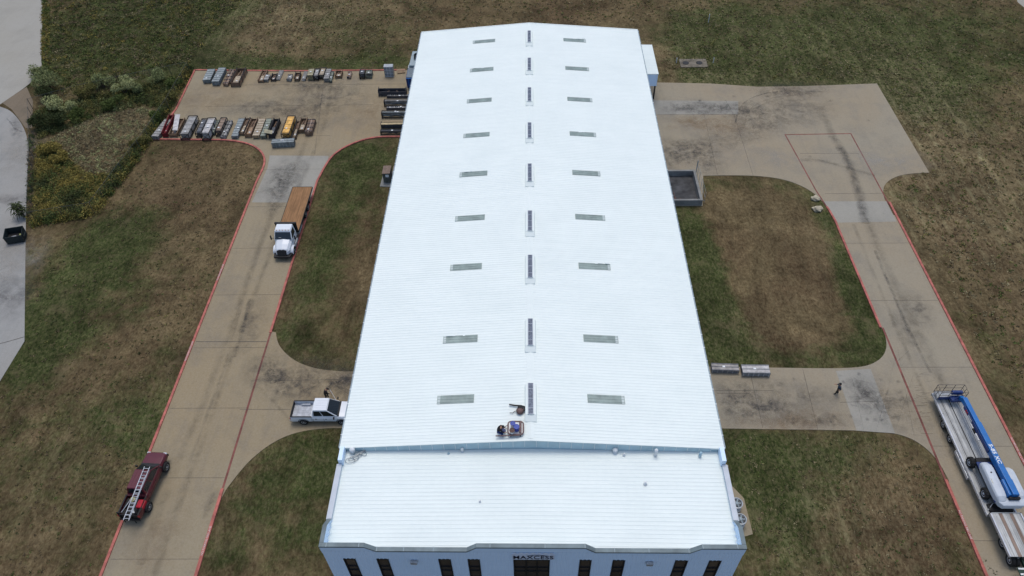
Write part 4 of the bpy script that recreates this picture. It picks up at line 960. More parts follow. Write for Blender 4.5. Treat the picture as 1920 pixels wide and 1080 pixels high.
    for s in (-1, 1):
        b = MB(); b.loft([[(s*hw*.95, y, zb), (s*hw, y, zb+.25), (s*hw, y, zs), (s*(hw-.03), y, zh+.04), (s*(hw-th-.04), y, zh+.04), (s*(hw-th-.02), y, zb+.1)] for y in (yr+.03, ybed-.03)]); b.build('bed_side', paint, t, bevel=.015)
        b = MB(); b.bx((s*(hw-.02), yr+.05, zh+.035), (s*(hw-th-.05), ybed-.03, zh+.06)); b.build('bed_rail', trim, t)
        b = MB(); b.box((s*(hw-.25), yw_r, .8+lift), (.28, .9, .2)); b.build('wheel_hump', bed_m, t, bevel=.06)
        MB().bx((s*(hw-.14), yr-.005, zs-.12), (s*(hw+.008), yr+.07, zs+.16)).build('tail_light', mat('tail light red', (.35, .03, .03), .3, 0, 0), t)
        MB().bx((s*hw*.62, yf-.16, zs-.08), (s*(hw*.93), yf+.0, zs+.06)).build('headlight', mat('headlight lens', (.5, .52, .55), .15, 0, 0), t, bevel=.02)
    b = MB(); b.bx((-hw+th, yr, zb+.12), (hw-th, yr+.06, zh+.04)); b.build('tailgate', trim, t, bevel=.015)
    MB().bx((-hw+.05, ybed-.09, zb+.1), (hw-.05, ybed-.03, zh+.05)).build('bed_headboard', paint, t)
    MB().bx((-hw*.93, yr-.14, zb), (hw*.93, yr-.02, zb+.2)).build('bumper', M_GALV if paint is M_WPICK else M_BLACK, t, bevel=.03)
    MB().bx((-hw*.9, yf-.02, zb-.02), (hw*.9, yf+.12, zb+.22)).build('bumper', M_GALV if paint is M_WPICK else M_BLACK, t, bevel=.05)
    MB().bx((-hw*.55, yf-.05, zb+.26), (hw*.55, yf+.03, zs-.02)).build('grille', M_BLACK, t, bevel=.02)
    MB().bx((-hw*.8, yr+.1, .3+lift), (hw*.8, yf-.3, zb+.05)).build('chassis', M_BLACK, t)
    return t
# white pickup: nose toward the warehouse
pickup('pickup_truck', 'white pickup truck with empty open bed, nose against the warehouse', (-20.1, 8.35, .05), -pi/2, M_WPICK, mat('white worn bed liner', (.38, .40, .43), .5, .1, .25), 5.95, 1.93, -1.77, 2.1, 2.2, True, 1.0, .05)
# maroon pickup, pointing up the drive
rzr = math.atan2(.23, 4.0)*-1
mp = pickup('pickup_truck', 'lifted maroon crew cab pickup with loaded black bed parked along the red kerb', (-34.72, .42, .1), rzr, M_MAROON, M_BLACK, 6.3, 2.05, -1.9, 1.9, 2.7, False, .98, .22)
ld = thing('extension_ladder', 'aluminium extension ladder lying over the maroon pickup roof and tailgate', 'ladder', (-34.72, .25, .1), rzr)
def ladder(par, p0, p1, wd, n, r=.03):
    p0, p1 = Vector(p0), Vector(p1); d = (p1-p0).normalized(); s_ = d.cross(Vector((0, 0, 1))).normalized()*wd/2
    for k in (-1, 1): MB().tube([p0+s_*k, p1+s_*k], r, 6).build('rail', M_ALU, par)
    for i in range(n): q = p0+(p1-p0)*(i+.5)/n; MB().tube([q-s_, q+s_], .026, 6).build('rung', M_ALU, par)
ladder(ld, (.42, -3.7, 1.95), (.36, 1.2, 2.30), .48, 15, .038)
ladder(ld, (.42, -3.45, 2.03), (.38, .3, 2.29), .40, 10)
MB().tube([(-.45, -2.9, 1.7), (.2, -1.2, 2.02)], .03, 6).build('stay_bar', M_ALU, ld)
MB().box((.28, -3.02, .95), (.06, .06, 1.86)).build('support_post', M_BLACK, ld); MB().box((-.7, -3.02, .95), (.06, .06, 1.86)).build('support_post', M_BLACK, ld); MB().box((0, -3.02, 1.9), (1.6, .06, .06)).build('support_bar', M_BLACK, ld)
def place_on(par_loc, rz, v):
    c, s_ = cos(rz), sin(rz); return (par_loc[0]+v[0]*c-v[1]*s_, par_loc[1]+v[0]*s_+v[1]*c, par_loc[2]+v[2])
bx_ = thing('tool_case', 'bright red flat tool case in the maroon pickup bed', 'tool case', place_on((-34.72, .25, .1), rzr, (.68, -1.85, .98)), rzr)
MB().box((0, 0, .2), (.62, .75, .4)).build('case', M_REDBOX, bx_, bevel=.04); MB().box((0, -.38, .25), (.2, .03, .05)).build('handle', M_BLACK, bx_); MB().box((0, 0, .41), (.5, .6, .02)).build('lid', M_REDBOX, bx_, bevel=.005)
hh_ = thing('hard_hat', 'yellow hard hat in the maroon pickup bed behind the cab', 'hard hat', place_on((-34.72, .25, .1), rzr, (-.35, -1.35, 1.0)), rzr)
MB().lathe((0, 0, .1), [(.25, 0), (.25, .02), (.17, .03), (.15, .12), (.08, .19), (.01, .21)], 20).build('shell', M_YEL, hh_, True); MB().box((0, .24, .11), (.2, .14, .02)).build('brim', M_YEL, hh_, bevel=.005)
MB().box((0, 0, .05), (.4, .4, .1)).build('padding', M_BLACK, hh_)
gl = thing('loose_gear', 'pile of dark hose and white rags at the maroon pickup bed end', 'gear pile', place_on((-34.72, .25, .1), rzr, (.45, -2.55, .96)), rzr)
MB().tube([(.25*cos(a)+.02*a, .2*sin(a), .05+.02*a) for a in np.linspace(0, 18, 60)], .03, 6).build('hose', M_BLACK, gl)
for q in range(4): MB().box((random.uniform(-.2, .2), random.uniform(-.2, .2), .42+q*.01), (.2, .12, .03), random.uniform(0, 3)).build('rag', M_WPAINT, gl)

# flatbed truck facing the camera (local +y = forward -> world -y)
fb = thing('flatbed_truck', 'white cab flatbed truck with empty orange brown plank deck on the left drive', 'flatbed truck', (-29.05, 36.2, .05), pi)
hw = 1.2
# forward y: front bumper at +6.2 (world y 30), deck from +1.6.. to -5.7
for s in (-1, 1): MB().bx((s*.45, -5.4, .75), (s*.33, 5.4, 1.0)).build('chassis_rail', M_BLACK, fb)
dk = MB().bx((-1.24, -5.75, 1.16), (1.24, 2.55, 1.24)); dk.build('deck', M_DECKW, fb)
b = MB(); 
for s in (-1, 1): b.bx((s*1.24, -5.78, 1.05), (s*1.30, 2.55, 1.26))
b.bx((-1.24, -5.81, 1.05), (1.24, -5.75, 1.26)); b.build('deck_edge', M_BLACK, fb)
b = MB()
for y in np.arange(-5.4, 2.5, .6): b.bx((-1.2, y, 1.0), (1.2, y+.08, 1.16))
b.build('cross_member', M_BLACK, fb)
b = MB(); b.bx((-1.28, 2.55, 1.1), (1.28, 2.65, 2.65)); b.bx((-1.28, 2.5, 2.58), (1.28, 2.75, 2.68)); b.build('headboard', M_BLACK, fb, bevel=.02)
body_loft([(2.85, 1.08, .75, 1.6, 1.75, 1.05), (4.5, 1.08, .75, 1.6, 1.75, 1.05)], M_WPICK, 'cab', fb, .04)
V = [(-1.06, 4.62, 1.72), (1.06, 4.62, 1.72), (1.06, 2.85, 1.72), (-1.06, 2.85, 1.72), (-.96, 4.05, 2.62), (.96, 4.05, 2.62), (.96, 2.9, 2.66), (-.96, 2.9, 2.66)]
MB().add(V, [(0, 1, 5, 4), (1, 2, 6, 5), (2, 3, 7, 6), (3, 0, 4, 7), (4, 5, 6, 7), (0, 3, 2, 1)]).build('cab_upper', M_WPICK, fb, bevel=.07, seg=3)
MB().loft([[(-.98, 4.1, 2.6), (.98, 4.1, 2.6), (.98, 2.88, 2.62), (-.98, 2.88, 2.62)], [(-.88, 3.9, 2.76), (.88, 3.9, 2.76), (.88, 2.95, 2.76), (-.88, 2.95, 2.76)]]).build('roof', M_WPICK, fb, bevel=.04)
def quadp(q, out, nm, par, m=M_GLASS):
    o = Vector(out); q = [Vector(v)+o*.018 for v in q]; q2 = [v-o*.03 for v in q]
    MB().add([*q, *q2], [(0, 1, 2, 3), (7, 6, 5, 4), (0, 4, 5, 1), (1, 5, 6, 2), (2, 6, 7, 3), (3, 7, 4, 0)]).build(nm, m, par)
quadp([(-.97, 4.58, 1.79), (.97, 4.58, 1.79), (.88, 4.12, 2.52), (-.88, 4.12, 2.52)], (0, .85, .5), 'windscreen', fb)
for s in (-1, 1):
    quadp([(s*1.055, 4.4, 1.76), (s*1.055, 3.2, 1.76), (s*.975, 3.2, 2.5), (s*.975, 4.0, 2.5)], (s, 0, .1), 'side_window', fb)
    m_ = MB().box((s*1.42, 4.5, 2.0), (.12, .2, .55)); m_.build('mirror', M_BLACK, fb, bevel=.02)
    MB().tube([(s*1.05, 4.35, 1.8), (s*1.4, 4.5, 1.85)], .02, 6).build('mirror_arm', M_BLACK, fb)
    MB().bx((s*1.06, 3.3, .55), (s*1.25, 4.3, .85)).build('step', M_GALV, fb, bevel=.02)
    b = MB(); b.tube([(s*.72, 2.75, 1.0), (s*.72, 2.75, 2.6)], .07, 10)
    if s < 0: b.build('exhaust', M_BLACK, fb)
    MB().lathe((s*.98, 2.2, .72), [(.01, -.0), (.3, 0), (.3, .01)], 12, 'x')
    b = MB(); b.tube([(s*.95, .9, .72), (s*.95, 2.3, .72)], .3, 16); b.build('fuel_tank', M_ALU, fb)
# nose: sloping hood
rings = []
for y, w_, zb, zt in ((4.5, 1.0, .8, 1.82), (5.2, .94, .75, 1.62), (5.8, .84, .72, 1.40), (6.12, .68, .75, 1.12)):
    rings.append([(-w_, y, zb), (w_, y, zb), (w_, y, zt-.28), (w_*.72, y, zt-.03), (0, y, zt+.03), (-w_*.72, y, zt-.03), (-w_, y, zt-.28)])
MB().loft(rings).build('hood', M_WPICK, fb, bevel=.05, seg=3)
for s in (-1, 1):
    b = MB(); n = 12; b.loft([[(s*x, 5.05+.68*cos(pi*k/n)*q, .5+.62*sin(pi*k/n)*q) for x, q in ((.75, 1.0), (1.2, 1.0), (1.22, .86), (.75, .86))] for k in range(n+1)]); b.build('fender', M_WPICK, fb, bevel=.02)
    quadp([(s*.62, 6.05, 1.12), (s*.92, 5.75, 1.16), (s*.92, 5.75, .98), (s*.62, 6.1, .94)], (s*.4, .8, .2), 'headlight', fb, mat('headlight lens', (.5, .52, .55), .15, 0, 0))
    wheel(fb, s*1.05, 5.05, .5, .5, .28, s, M_ALU)
    for y in (-1.35, -2.7):
        wheel(fb, s*1.08, y, .5, .5, .26, s, M_ALU); wheel(fb, s*.78, y, .5, .5, .26, s, M_RIM)
    MB().bx((s*.85, -3.7, .25), (s*1.2, -3.68, 1.05)).build('mud_flap', M_BLACK, fb)
MB().loft([[(-.5, 6.0, .8), (.5, 6.0, .8), (.58, 5.8, 1.2), (.2, 5.74, 1.28), (0, 5.76, 1.24), (-.2, 5.74, 1.28), (-.58, 5.8, 1.2)], [(-.5, 6.3, .78), (.5, 6.3, .78), (.58, 6.03, 1.3), (.2, 5.97, 1.4), (0, 5.99, 1.36), (-.2, 5.97, 1.4), (-.58, 6.03, 1.3)]]).build('grille', M_BLACK, fb)
MB().loft([[(-1.1, 5.7, .45), (1.1, 5.7, .45), (1.1, 5.7, .72), (-1.1, 5.7, .72)], [(-.95, 6.45, .45), (.95, 6.45, .45), (.95, 6.45, .72), (-.95, 6.45, .72)]]).build('bumper', M_BLACK, fb, bevel=.05)
for x in (-.7, -.35, 0, .35, .7): MB().box((x, 4.0, 2.73), (.07, .09, .05)).build('marker_light', mat('amber lens', (.5, .22, .04), .3, 0, 0), fb)
quadp([(.62, 3.9, 1.55+.1), (.98, 4.6, 1.5), (.98, 4.6, 1.44), (.62, 3.9, 1.5)], (0, 0, 1), 'hood_gap', fb, M_BLACK)
MB().box((.35, 4.47, 1.93), (.3, .02, .2), 0, 0, -.55).build('windscreen_paper', M_WPAINT, fb)

# step deck trailer on the right drive (front of trailer toward -y)
tr = thing('step_deck_trailer', 'weathered grey plank step deck trailer on the right drive carrying a blue boom lift', 'trailer', (40.06, 4.0, .05), 0)
hwt = 1.3
def planks(name, y0, y1, z, par, cols, n=8):
    for i in range(n):
        x0_ = -hwt+.12+(2*hwt-.24)*i/n; x1_ = x0_+(2*hwt-.24)/n-.015
        MB().bx((x0_, y0, z-.05), (x1_, y1, z)).build(name, cols[i % len(cols)], par)
M_PLK = wood_mat('grey plank b', (.34, .34, .325)); M_PLK2 = wood_mat('brown stained plank', (.22, .16, .125))
planks('deck_plank', -6.2, 6.25, 1.0, tr, [M_DECKG, M_PLK], 8)
planks('upper_deck_plank', -10.0, -6.25, 1.5, tr, [M_DECKG, M_DECKG, M_PLK2, M_DECKG, M_PLK, M_PLK2, M_DECKG, M_DECKG], 8)
for s in (-1, 1):
    b = MB(); b.bx((s*hwt, -6.2, .82), (s*(hwt-.11), 6.3, 1.04)); b.build('side_rail', M_ALU, tr)
    b = MB(); b.bx((s*hwt, -10.0, 1.3), (s*(hwt-.11), -6.2, 1.54)); b.build('side_rail', M_ALU, tr)
    b = MB(); b.bx((s*.5, -10, .6 if False else 1.1), (s*.4, -6.2, 1.45)); b.bx((s*.5, -6.4, .45), (s*.4, 6.1, .95)); b.build('frame_beam', M_GALV, tr)
    b = MB()
    for y in np.arange(-5.9, 6.2, .6): b.box((s*(hwt+.02), y, .93), (.05, .08, .12))
    b.build_each('stake_pocket', M_GALV, tr)
    for y in (3.14, 1.59): wheel(tr, s*1.12, y, .46, .46, .26, s, M_ALU); wheel(tr, s*.82, y, .46, .46, .24, s)
    b = MB(); b.box((s*1.17, 4.0, .75), (.25, .04, .5), 0, 0, 0); b.build('mud_flap', M_BLACK, tr)
    MB().bx((s*1.0, -2.6, .45), (s*1.36, .2, .78)).build('tool_box', M_ALU, tr, bevel=.03)
for y in np.arange(-5.9, 6.2, 1.2): MB().bx((-hwt+.1, y, .78), (hwt-.1, y+.08, .94)).build('cross_member', M_BLACK, tr)
b = MB(); b.box((0, 0, 1.006), (.09, 12.2, .012)); b.box((-.75, 0, 1.006), (.03, 12.2, .01)); b.box((.75, 0, 1.006), (.03, 12.2, .01)); b.build('deck_groove', M_BLACK, tr)
MB().bx((-hwt, -6.26, .82), (hwt, -6.2, 1.54)).build('step_riser', M_GALV, tr); MB().bx((-hwt, 6.25, .7), (hwt, 6.35, 1.03)).build('rear_sill', M_GALV, tr, bevel=.02)
for x in (-.5, .5): MB().tube([(x*2.2, -5.8, 1.08), (x*1.2, -5.3, 1.35), (0, -5.15, 1.42)], .035, 6).build('ramp_bar', M_GALV, tr)
b = MB(); b.loft([[(x, -5.85-.25*cos(x*1.2)+.0, 1.02), (x, -5.25+.2*cos(x*1.4), 1.02), (x, -5.3+.15*cos(x*1.4), 1.22), (x, -5.8-.1*cos(x), 1.22)] for x in np.linspace(-1.0, 1.0, 7)]); b.build('folded_tarp', M_BLACK, tr, bevel=.03)
# tractor drive axles under the upper deck
tc = thing('semi_tractor', 'road tractor with green and white rear frame coupled under the trailer front', 'semi tractor', (40.35, -8.0, .05), -.02)
for s in (-1, 1):
    for y in (3.55, 2.1): wheel(tc, s*1.04, y, .52, .52, .28, s, M_ALU); wheel(tc, s*.7, y, .52, .52, .26, s)
    MB().bx((s*.45, -6.5, .75), (s*.35, 4.2, 1.0)).build('chassis_rail', mat('dark green frame', (.01, .035, .022), .5), tc)
    MB().bx((s*.75, 4.4, .35), (s*1.2, 4.43, 1.0)).build('mud_flap', M_BLACK, tc)
    wheel(tc, s*1.02, -5.2, .52, .52, .3, s, M_ALU); MB().tube([(s*1.0, -2.8, .7), (s*1.0, -.6, .7)], .32, 16).build('fuel_tank', M_ALU, tc)
MB().bx((-1.15, -1.5, 1.0), (1.15, 1.3, 1.06)).build('deck_plate', mat('dark green frame', (.01, .035, .022), .5), tc)
for y in (-1.0, -.45, .1, .65, 1.1): MB().bx((-1.1, y, 1.062), (1.1, y+.14, 1.09)).build('deck_stripe', M_WPAINT, tc)
MB().cyl((0, 2.9, 1.02), .5, .1, 20).build('fifth_wheel', M_BLACK, tc)
body_loft([(-1.7, 1.15, .7, 2.2, 3.3, 1.05), (-4.1, 1.15, .7, 2.2, 3.3, 1.05)], mat('dark green cab', (.01, .05, .03), .3), 'cab', tc, .06)
body_loft([(-4.1, 1.0, .7, 1.5, 2.0, .9), (-5.9, .9, .7, 1.3, 1.7, .75)], mat('dark green cab', (.01, .05, .03), .3), 'hood', tc, .06)
quadp([(-.98, -4.13, 2.1), (.98, -4.13, 2.1), (.95, -4.13, 3.0), (-.95, -4.13, 3.0)], (0, -1, 0), 'windscreen', tc)

# boom lift
bl = thing('boom_lift', 'blue telescopic boom lift with pale grey hoods folded down on the trailer', 'boom lift', (40.1, 1.0, 1.055), 0)
zc = .55
for s in (-1, 1):
    for y in (1.55, -1.45):
        wheel(bl, s*.98, y, .48, .48, .36, s, M_LGREY)
        tk = MB()
        for k in range(14):
            a = 2*pi*k/14; tk.box((s*.98, y+.49*cos(a), .48+.49*sin(a)), (.34, .05, .05), 0, 0, a)
        tk.build('tyre_lug', M_RUBBER, bl)
MB().bx((-.6, -1.9, .4), (.6, 1.9, .75)).build('chassis', M_BLACK, bl, bevel=.05)
for y in (1.55, -1.45): MB().bx((-.85, y-.12, .38), (.85, y+.12, .6)).build('axle', M_BLACK, bl)
MB().cyl((0, 0, .75), .5, .18, 24).build('turntable', M_BLACK, bl)
MB().bx((-.85, -2.5, .9), (1.1, 1.3, 1.05)).build('turntable_deck', M_BLUED, bl, bevel=.04)
def hood_shape(xa, xb, y0, y1, z0, z1):
    rings = []; n = 11
    for i in range(n):
        k = i/(n-1); y = y0+(y1-y0)*k; e = min(1, .25+math.sqrt(max(0, 1-(abs(2*k-1))**4))*.8)
        xm = (xa+xb)/2; hx = (xb-xa)/2*(.55+.45*min(1, e)); zt = z0+(z1-z0)*(.5+.5*min(1, e))
        rings.append([(xm-hx, y, z0), (xm+hx, y, z0), (xm+hx, y, zt-.2), (xm+hx*.8, y, zt-.05), (xm, y, zt), (xm-hx*.8, y, zt-.05), (xm-hx, y, zt-.2)])
    return MB().loft(rings)
hood_shape(-.88, .05, -2.65, 1.05, .95, 1.72).build('hood', M_LGREY, bl, bevel=.05, seg=3)
hood_shape(.95, 1.75, -2.5, .6, .95, 1.6).build('hood', M_LGREY, bl, bevel=.05, seg=3)
cw = MB(); cw.loft([[(-.75+.35*k, y, .75), (1.55-.3*k, y, .75), (1.6-.3*k, y, 1.4-.1*k), (-.8+.35*k, y, 1.4-.1*k)] for y, k in ((-2.3, 0), (-2.75, .3), (-3.0, 1))]); cw.build('counterweight', M_LGREY, bl, bevel=.08, seg=3)
st2 = MB().box((-.63, -.9, 1.55), (.02, .5, .34), 0, 0, 0, -.5); st2.build('warning_sticker', mat('sticker yellow', (.5, .4, .12), .6, 0, .5, 14), bl)
MB().cyl((-.45, -.1, 1.705), .07, .03, 12).build('filler_cap', M_BLACK, bl)
# boom: main box from the tail up to the head, sloping slightly down
def boomseg(y0, z0, y1, z1, wd, ht, x, m, nm, bev=.04):
    return MB().loft([[(x-wd/2, y, z-ht/2), (x+wd/2, y, z-ht/2), (x+wd/2, y, z+ht/2), (x-wd/2, y, z+ht/2)] for y, z in ((y0, z0), (y1, z1))]).build(nm, m, bl, bevel=bev)
BXx = .55
boomseg(-2.35, 1.75, 5.0, 1.42, .50, .62, BXx, M_BLUE, 'boom')
boomseg(5.0, 1.42, 7.8, 1.30, .42, .5, BXx, M_BLUE, 'boom_extension')
MB().loft([[(BXx-.34, y, z), (BXx-.28, y, z), (BXx-.28, y, z+.34), (BXx-.34, y, z+.34)] for y, z in ((2.0, 1.38), (6.9, 1.1))]).build('boom_side_plate', M_BLUED, bl)
MB().tube([(BXx-.33, 3.4, 1.15), (BXx-.33, 5.2, 1.1)], .05, 8).build('hydraulic_tube', M_ALU, bl); MB().box((BXx-.35, 4.4, 1.12), (.14, .5, .16)).build('cable_guide', M_BLACK, bl)
MB().bx((BXx-.5, -2.3, 1.0), (BXx-.28, -.8, 1.9)).build('boom_bracket', M_BLUE, bl, bevel=.05); MB().bx((BXx+.28, -2.3, 1.0), (BXx+.42, -.8, 1.85)).build('boom_bracket', M_BLUE, bl, bevel=.05)
MB().tube([(BXx-.36, -2.0, 1.25), (BXx-.36, .9, 1.1)], .08, 10).build('lift_cylinder', M_ALU, bl)
MB().box((BXx, -2.45, 1.55), (.9, .2, .3)).build('boom_pivot', M_BLACK, bl, bevel=.03)
# head and basket
MB().loft([[(BXx-.2, y, z-.2), (BXx+.2, y, z-.2), (BXx+.2, y, z+.22), (BXx-.2, y, z+.22)] for y, z in ((7.5, 1.3), (8.2, .95))]).build('jib_link', M_BLUE, bl, bevel=.04)
MB().loft([[(-.3, y, z), (.75, y, z), (.75, y, z+.35), (-.3, y, z+.35)] for y, z in ((7.9, .5), (8.5, .5))]).build('basket_mount', M_BLUED, bl, bevel=.05)
MB().box((.25, 8.55, 1.2), (1.0, .3, .45)).build('control_box', M_BLUED, bl, bevel=.08)
MB().tube([(-.1, 8.0, .8), (.4, 8.2, 1.15), (.9, 8.4, .9)], .06, 8).build('hose_bundle', M_BLUED, bl)
gx0, gx1, gy0, gy1, gz0, gz1 = -1.25, 1.25, 8.45, 9.35, .25, 1.35
MB().bx((gx0, gy0, gz0-.04), (gx1, gy1, gz0)).build('basket_floor', M_GALV, bl)
MR = mat('brown grey basket rail', (.13, .11, .09), .6)
b = MB()
for z in (gz0+.1, gz0+.6, gz1): b.tube([(gx0, gy0, z), (gx1, gy0, z), (gx1, gy1, z), (gx0, gy1, z), (gx0, gy0, z)], .028, 6)
for x in np.linspace(gx0, gx1, 4):
    for y in (gy0, gy1): b.tube([(x, y, gz0), (x, y, gz1)], .028, 6)
for x in (gx0, gx1): b.tube([(x, (gy0+gy1)/2, gz0), (x, (gy0+gy1)/2, gz1)], .028, 6)
b.build('basket_rail', MR, bl)
MB().bx((gx0, gy0-.03, gz0), (-.1, gy0, gz0+.4)).build('toe_board', M_BLUED, bl)
# lettering reads along the boom, on the face turned to the drive
R_ = Matrix(((0, 0, -1, 0), (-1, 0, 0, 0), (0, 1, 0, 0), (0, 0, 0, 1)))
text_mesh('S-85 XC', .44, M_WHITE, 'lettering', bl, Matrix.Translation((BXx-.03, 1.6, 1.895))@Matrix.Rotation(-.045, 4, 'X')@Matrix.Rotation(-pi/2, 4, 'Z'), .006, 1.25, .012, 1.05)
text_mesh('SA', .3, mat('red lettering', (.5, .03, .03), .5, 0, 0), 'lettering', bl, Matrix.Translation((BXx-.355, 6.3, 1.32))@R_, .006, 1.3, .01)
b = MB()
for k in range(4): b.box((BXx-.355, 5.6-.0, 1.2+.07*k), (.01, .7, .03))
b.build('white_script', M_WHITE, bl)

# dumpster
dp = thing('dumpster', 'black open top dumpster with cardboard and bags on the left lot', 'dumpster', (-62.75, 33.75, .04), Rd(14)); dp.scale = (.9, .9, .9)
b = MB(); b.bx((-1.1, -.85, .1), (1.1, .85, .16)); b.build('floor', M_BLACK, dp)
MDG = mat('black green dumpster', (.012, .020, .022), .6)
for s in (-1, 1):
    MB().loft([[(s*1.0, y, .1), (s*1.06, y, .1), (s*1.14, y, h_), (s*1.08, y, h_)] for y, h_ in ((-.85, 1.2), (.85, 1.45))]).build_each('side_wall', MDG, dp)
    MB().bx((s*1.12, -.5, .6), (s*1.26, .5, .78)).build('fork_pocket', MDG, dp)
MB().bx((-1.04, -.85, .1), (1.04, -.8, 1.18)).build('front_wall', MDG, dp); MB().bx((-1.04, .8, .1), (1.04, .85, 1.45)).build('back_wall', MDG, dp)
b = MB(); b.tube([(-1.12, -.85, 1.22), (1.12, -.85, 1.22), (1.12, .85, 1.46), (-1.12, .85, 1.46), (-1.12, -.85, 1.22)], .05, 6); b.build('rim', MDG, dp)
MB().bx((-1.03, -.8, .16), (1.03, .8, .55)).build('rubbish', M_BLACK, dp)
for (x, y, sx, sy, c, nm, l) in ((-.15, -.2, .7, .6, (.30, .31, .33), 'cardboard_sheet', 'crumpled grey cardboard inside the black dumpster'), (.65, .1, .45, .35, (.4, .42, .16), 'plastic_bag', 'pale yellow bag inside the black dumpster'), (-.75, -.4, .4, .3, (.45, .45, .42), 'paper_bundle', 'small white paper bundle inside the black dumpster')):
    p = place_on((-62.75, 33.75, .04), Rd(14), (x*.9, y*.9, .52)); sx *= .9; sy *= .9; bm = bmesh.new(); bmesh.ops.create_icosphere(bm, subdivisions=2, radius=.5)
    for v in bm.verts: v.co = Vector((v.co.x*sx*(1+.3*sin(v.co.y*9)), v.co.y*sy*(1+.3*sin(v.co.x*8)), v.co.z*.3+.05))
    me = bpy.data.meshes.new(nm); bm.to_mesh(me); bm.free(); me.materials.append(mat(nm, c, .8)); o = bpy.data.objects.new(nm, me); COL.objects.link(o); o.location = p; tag(o, l, 'rubbish')

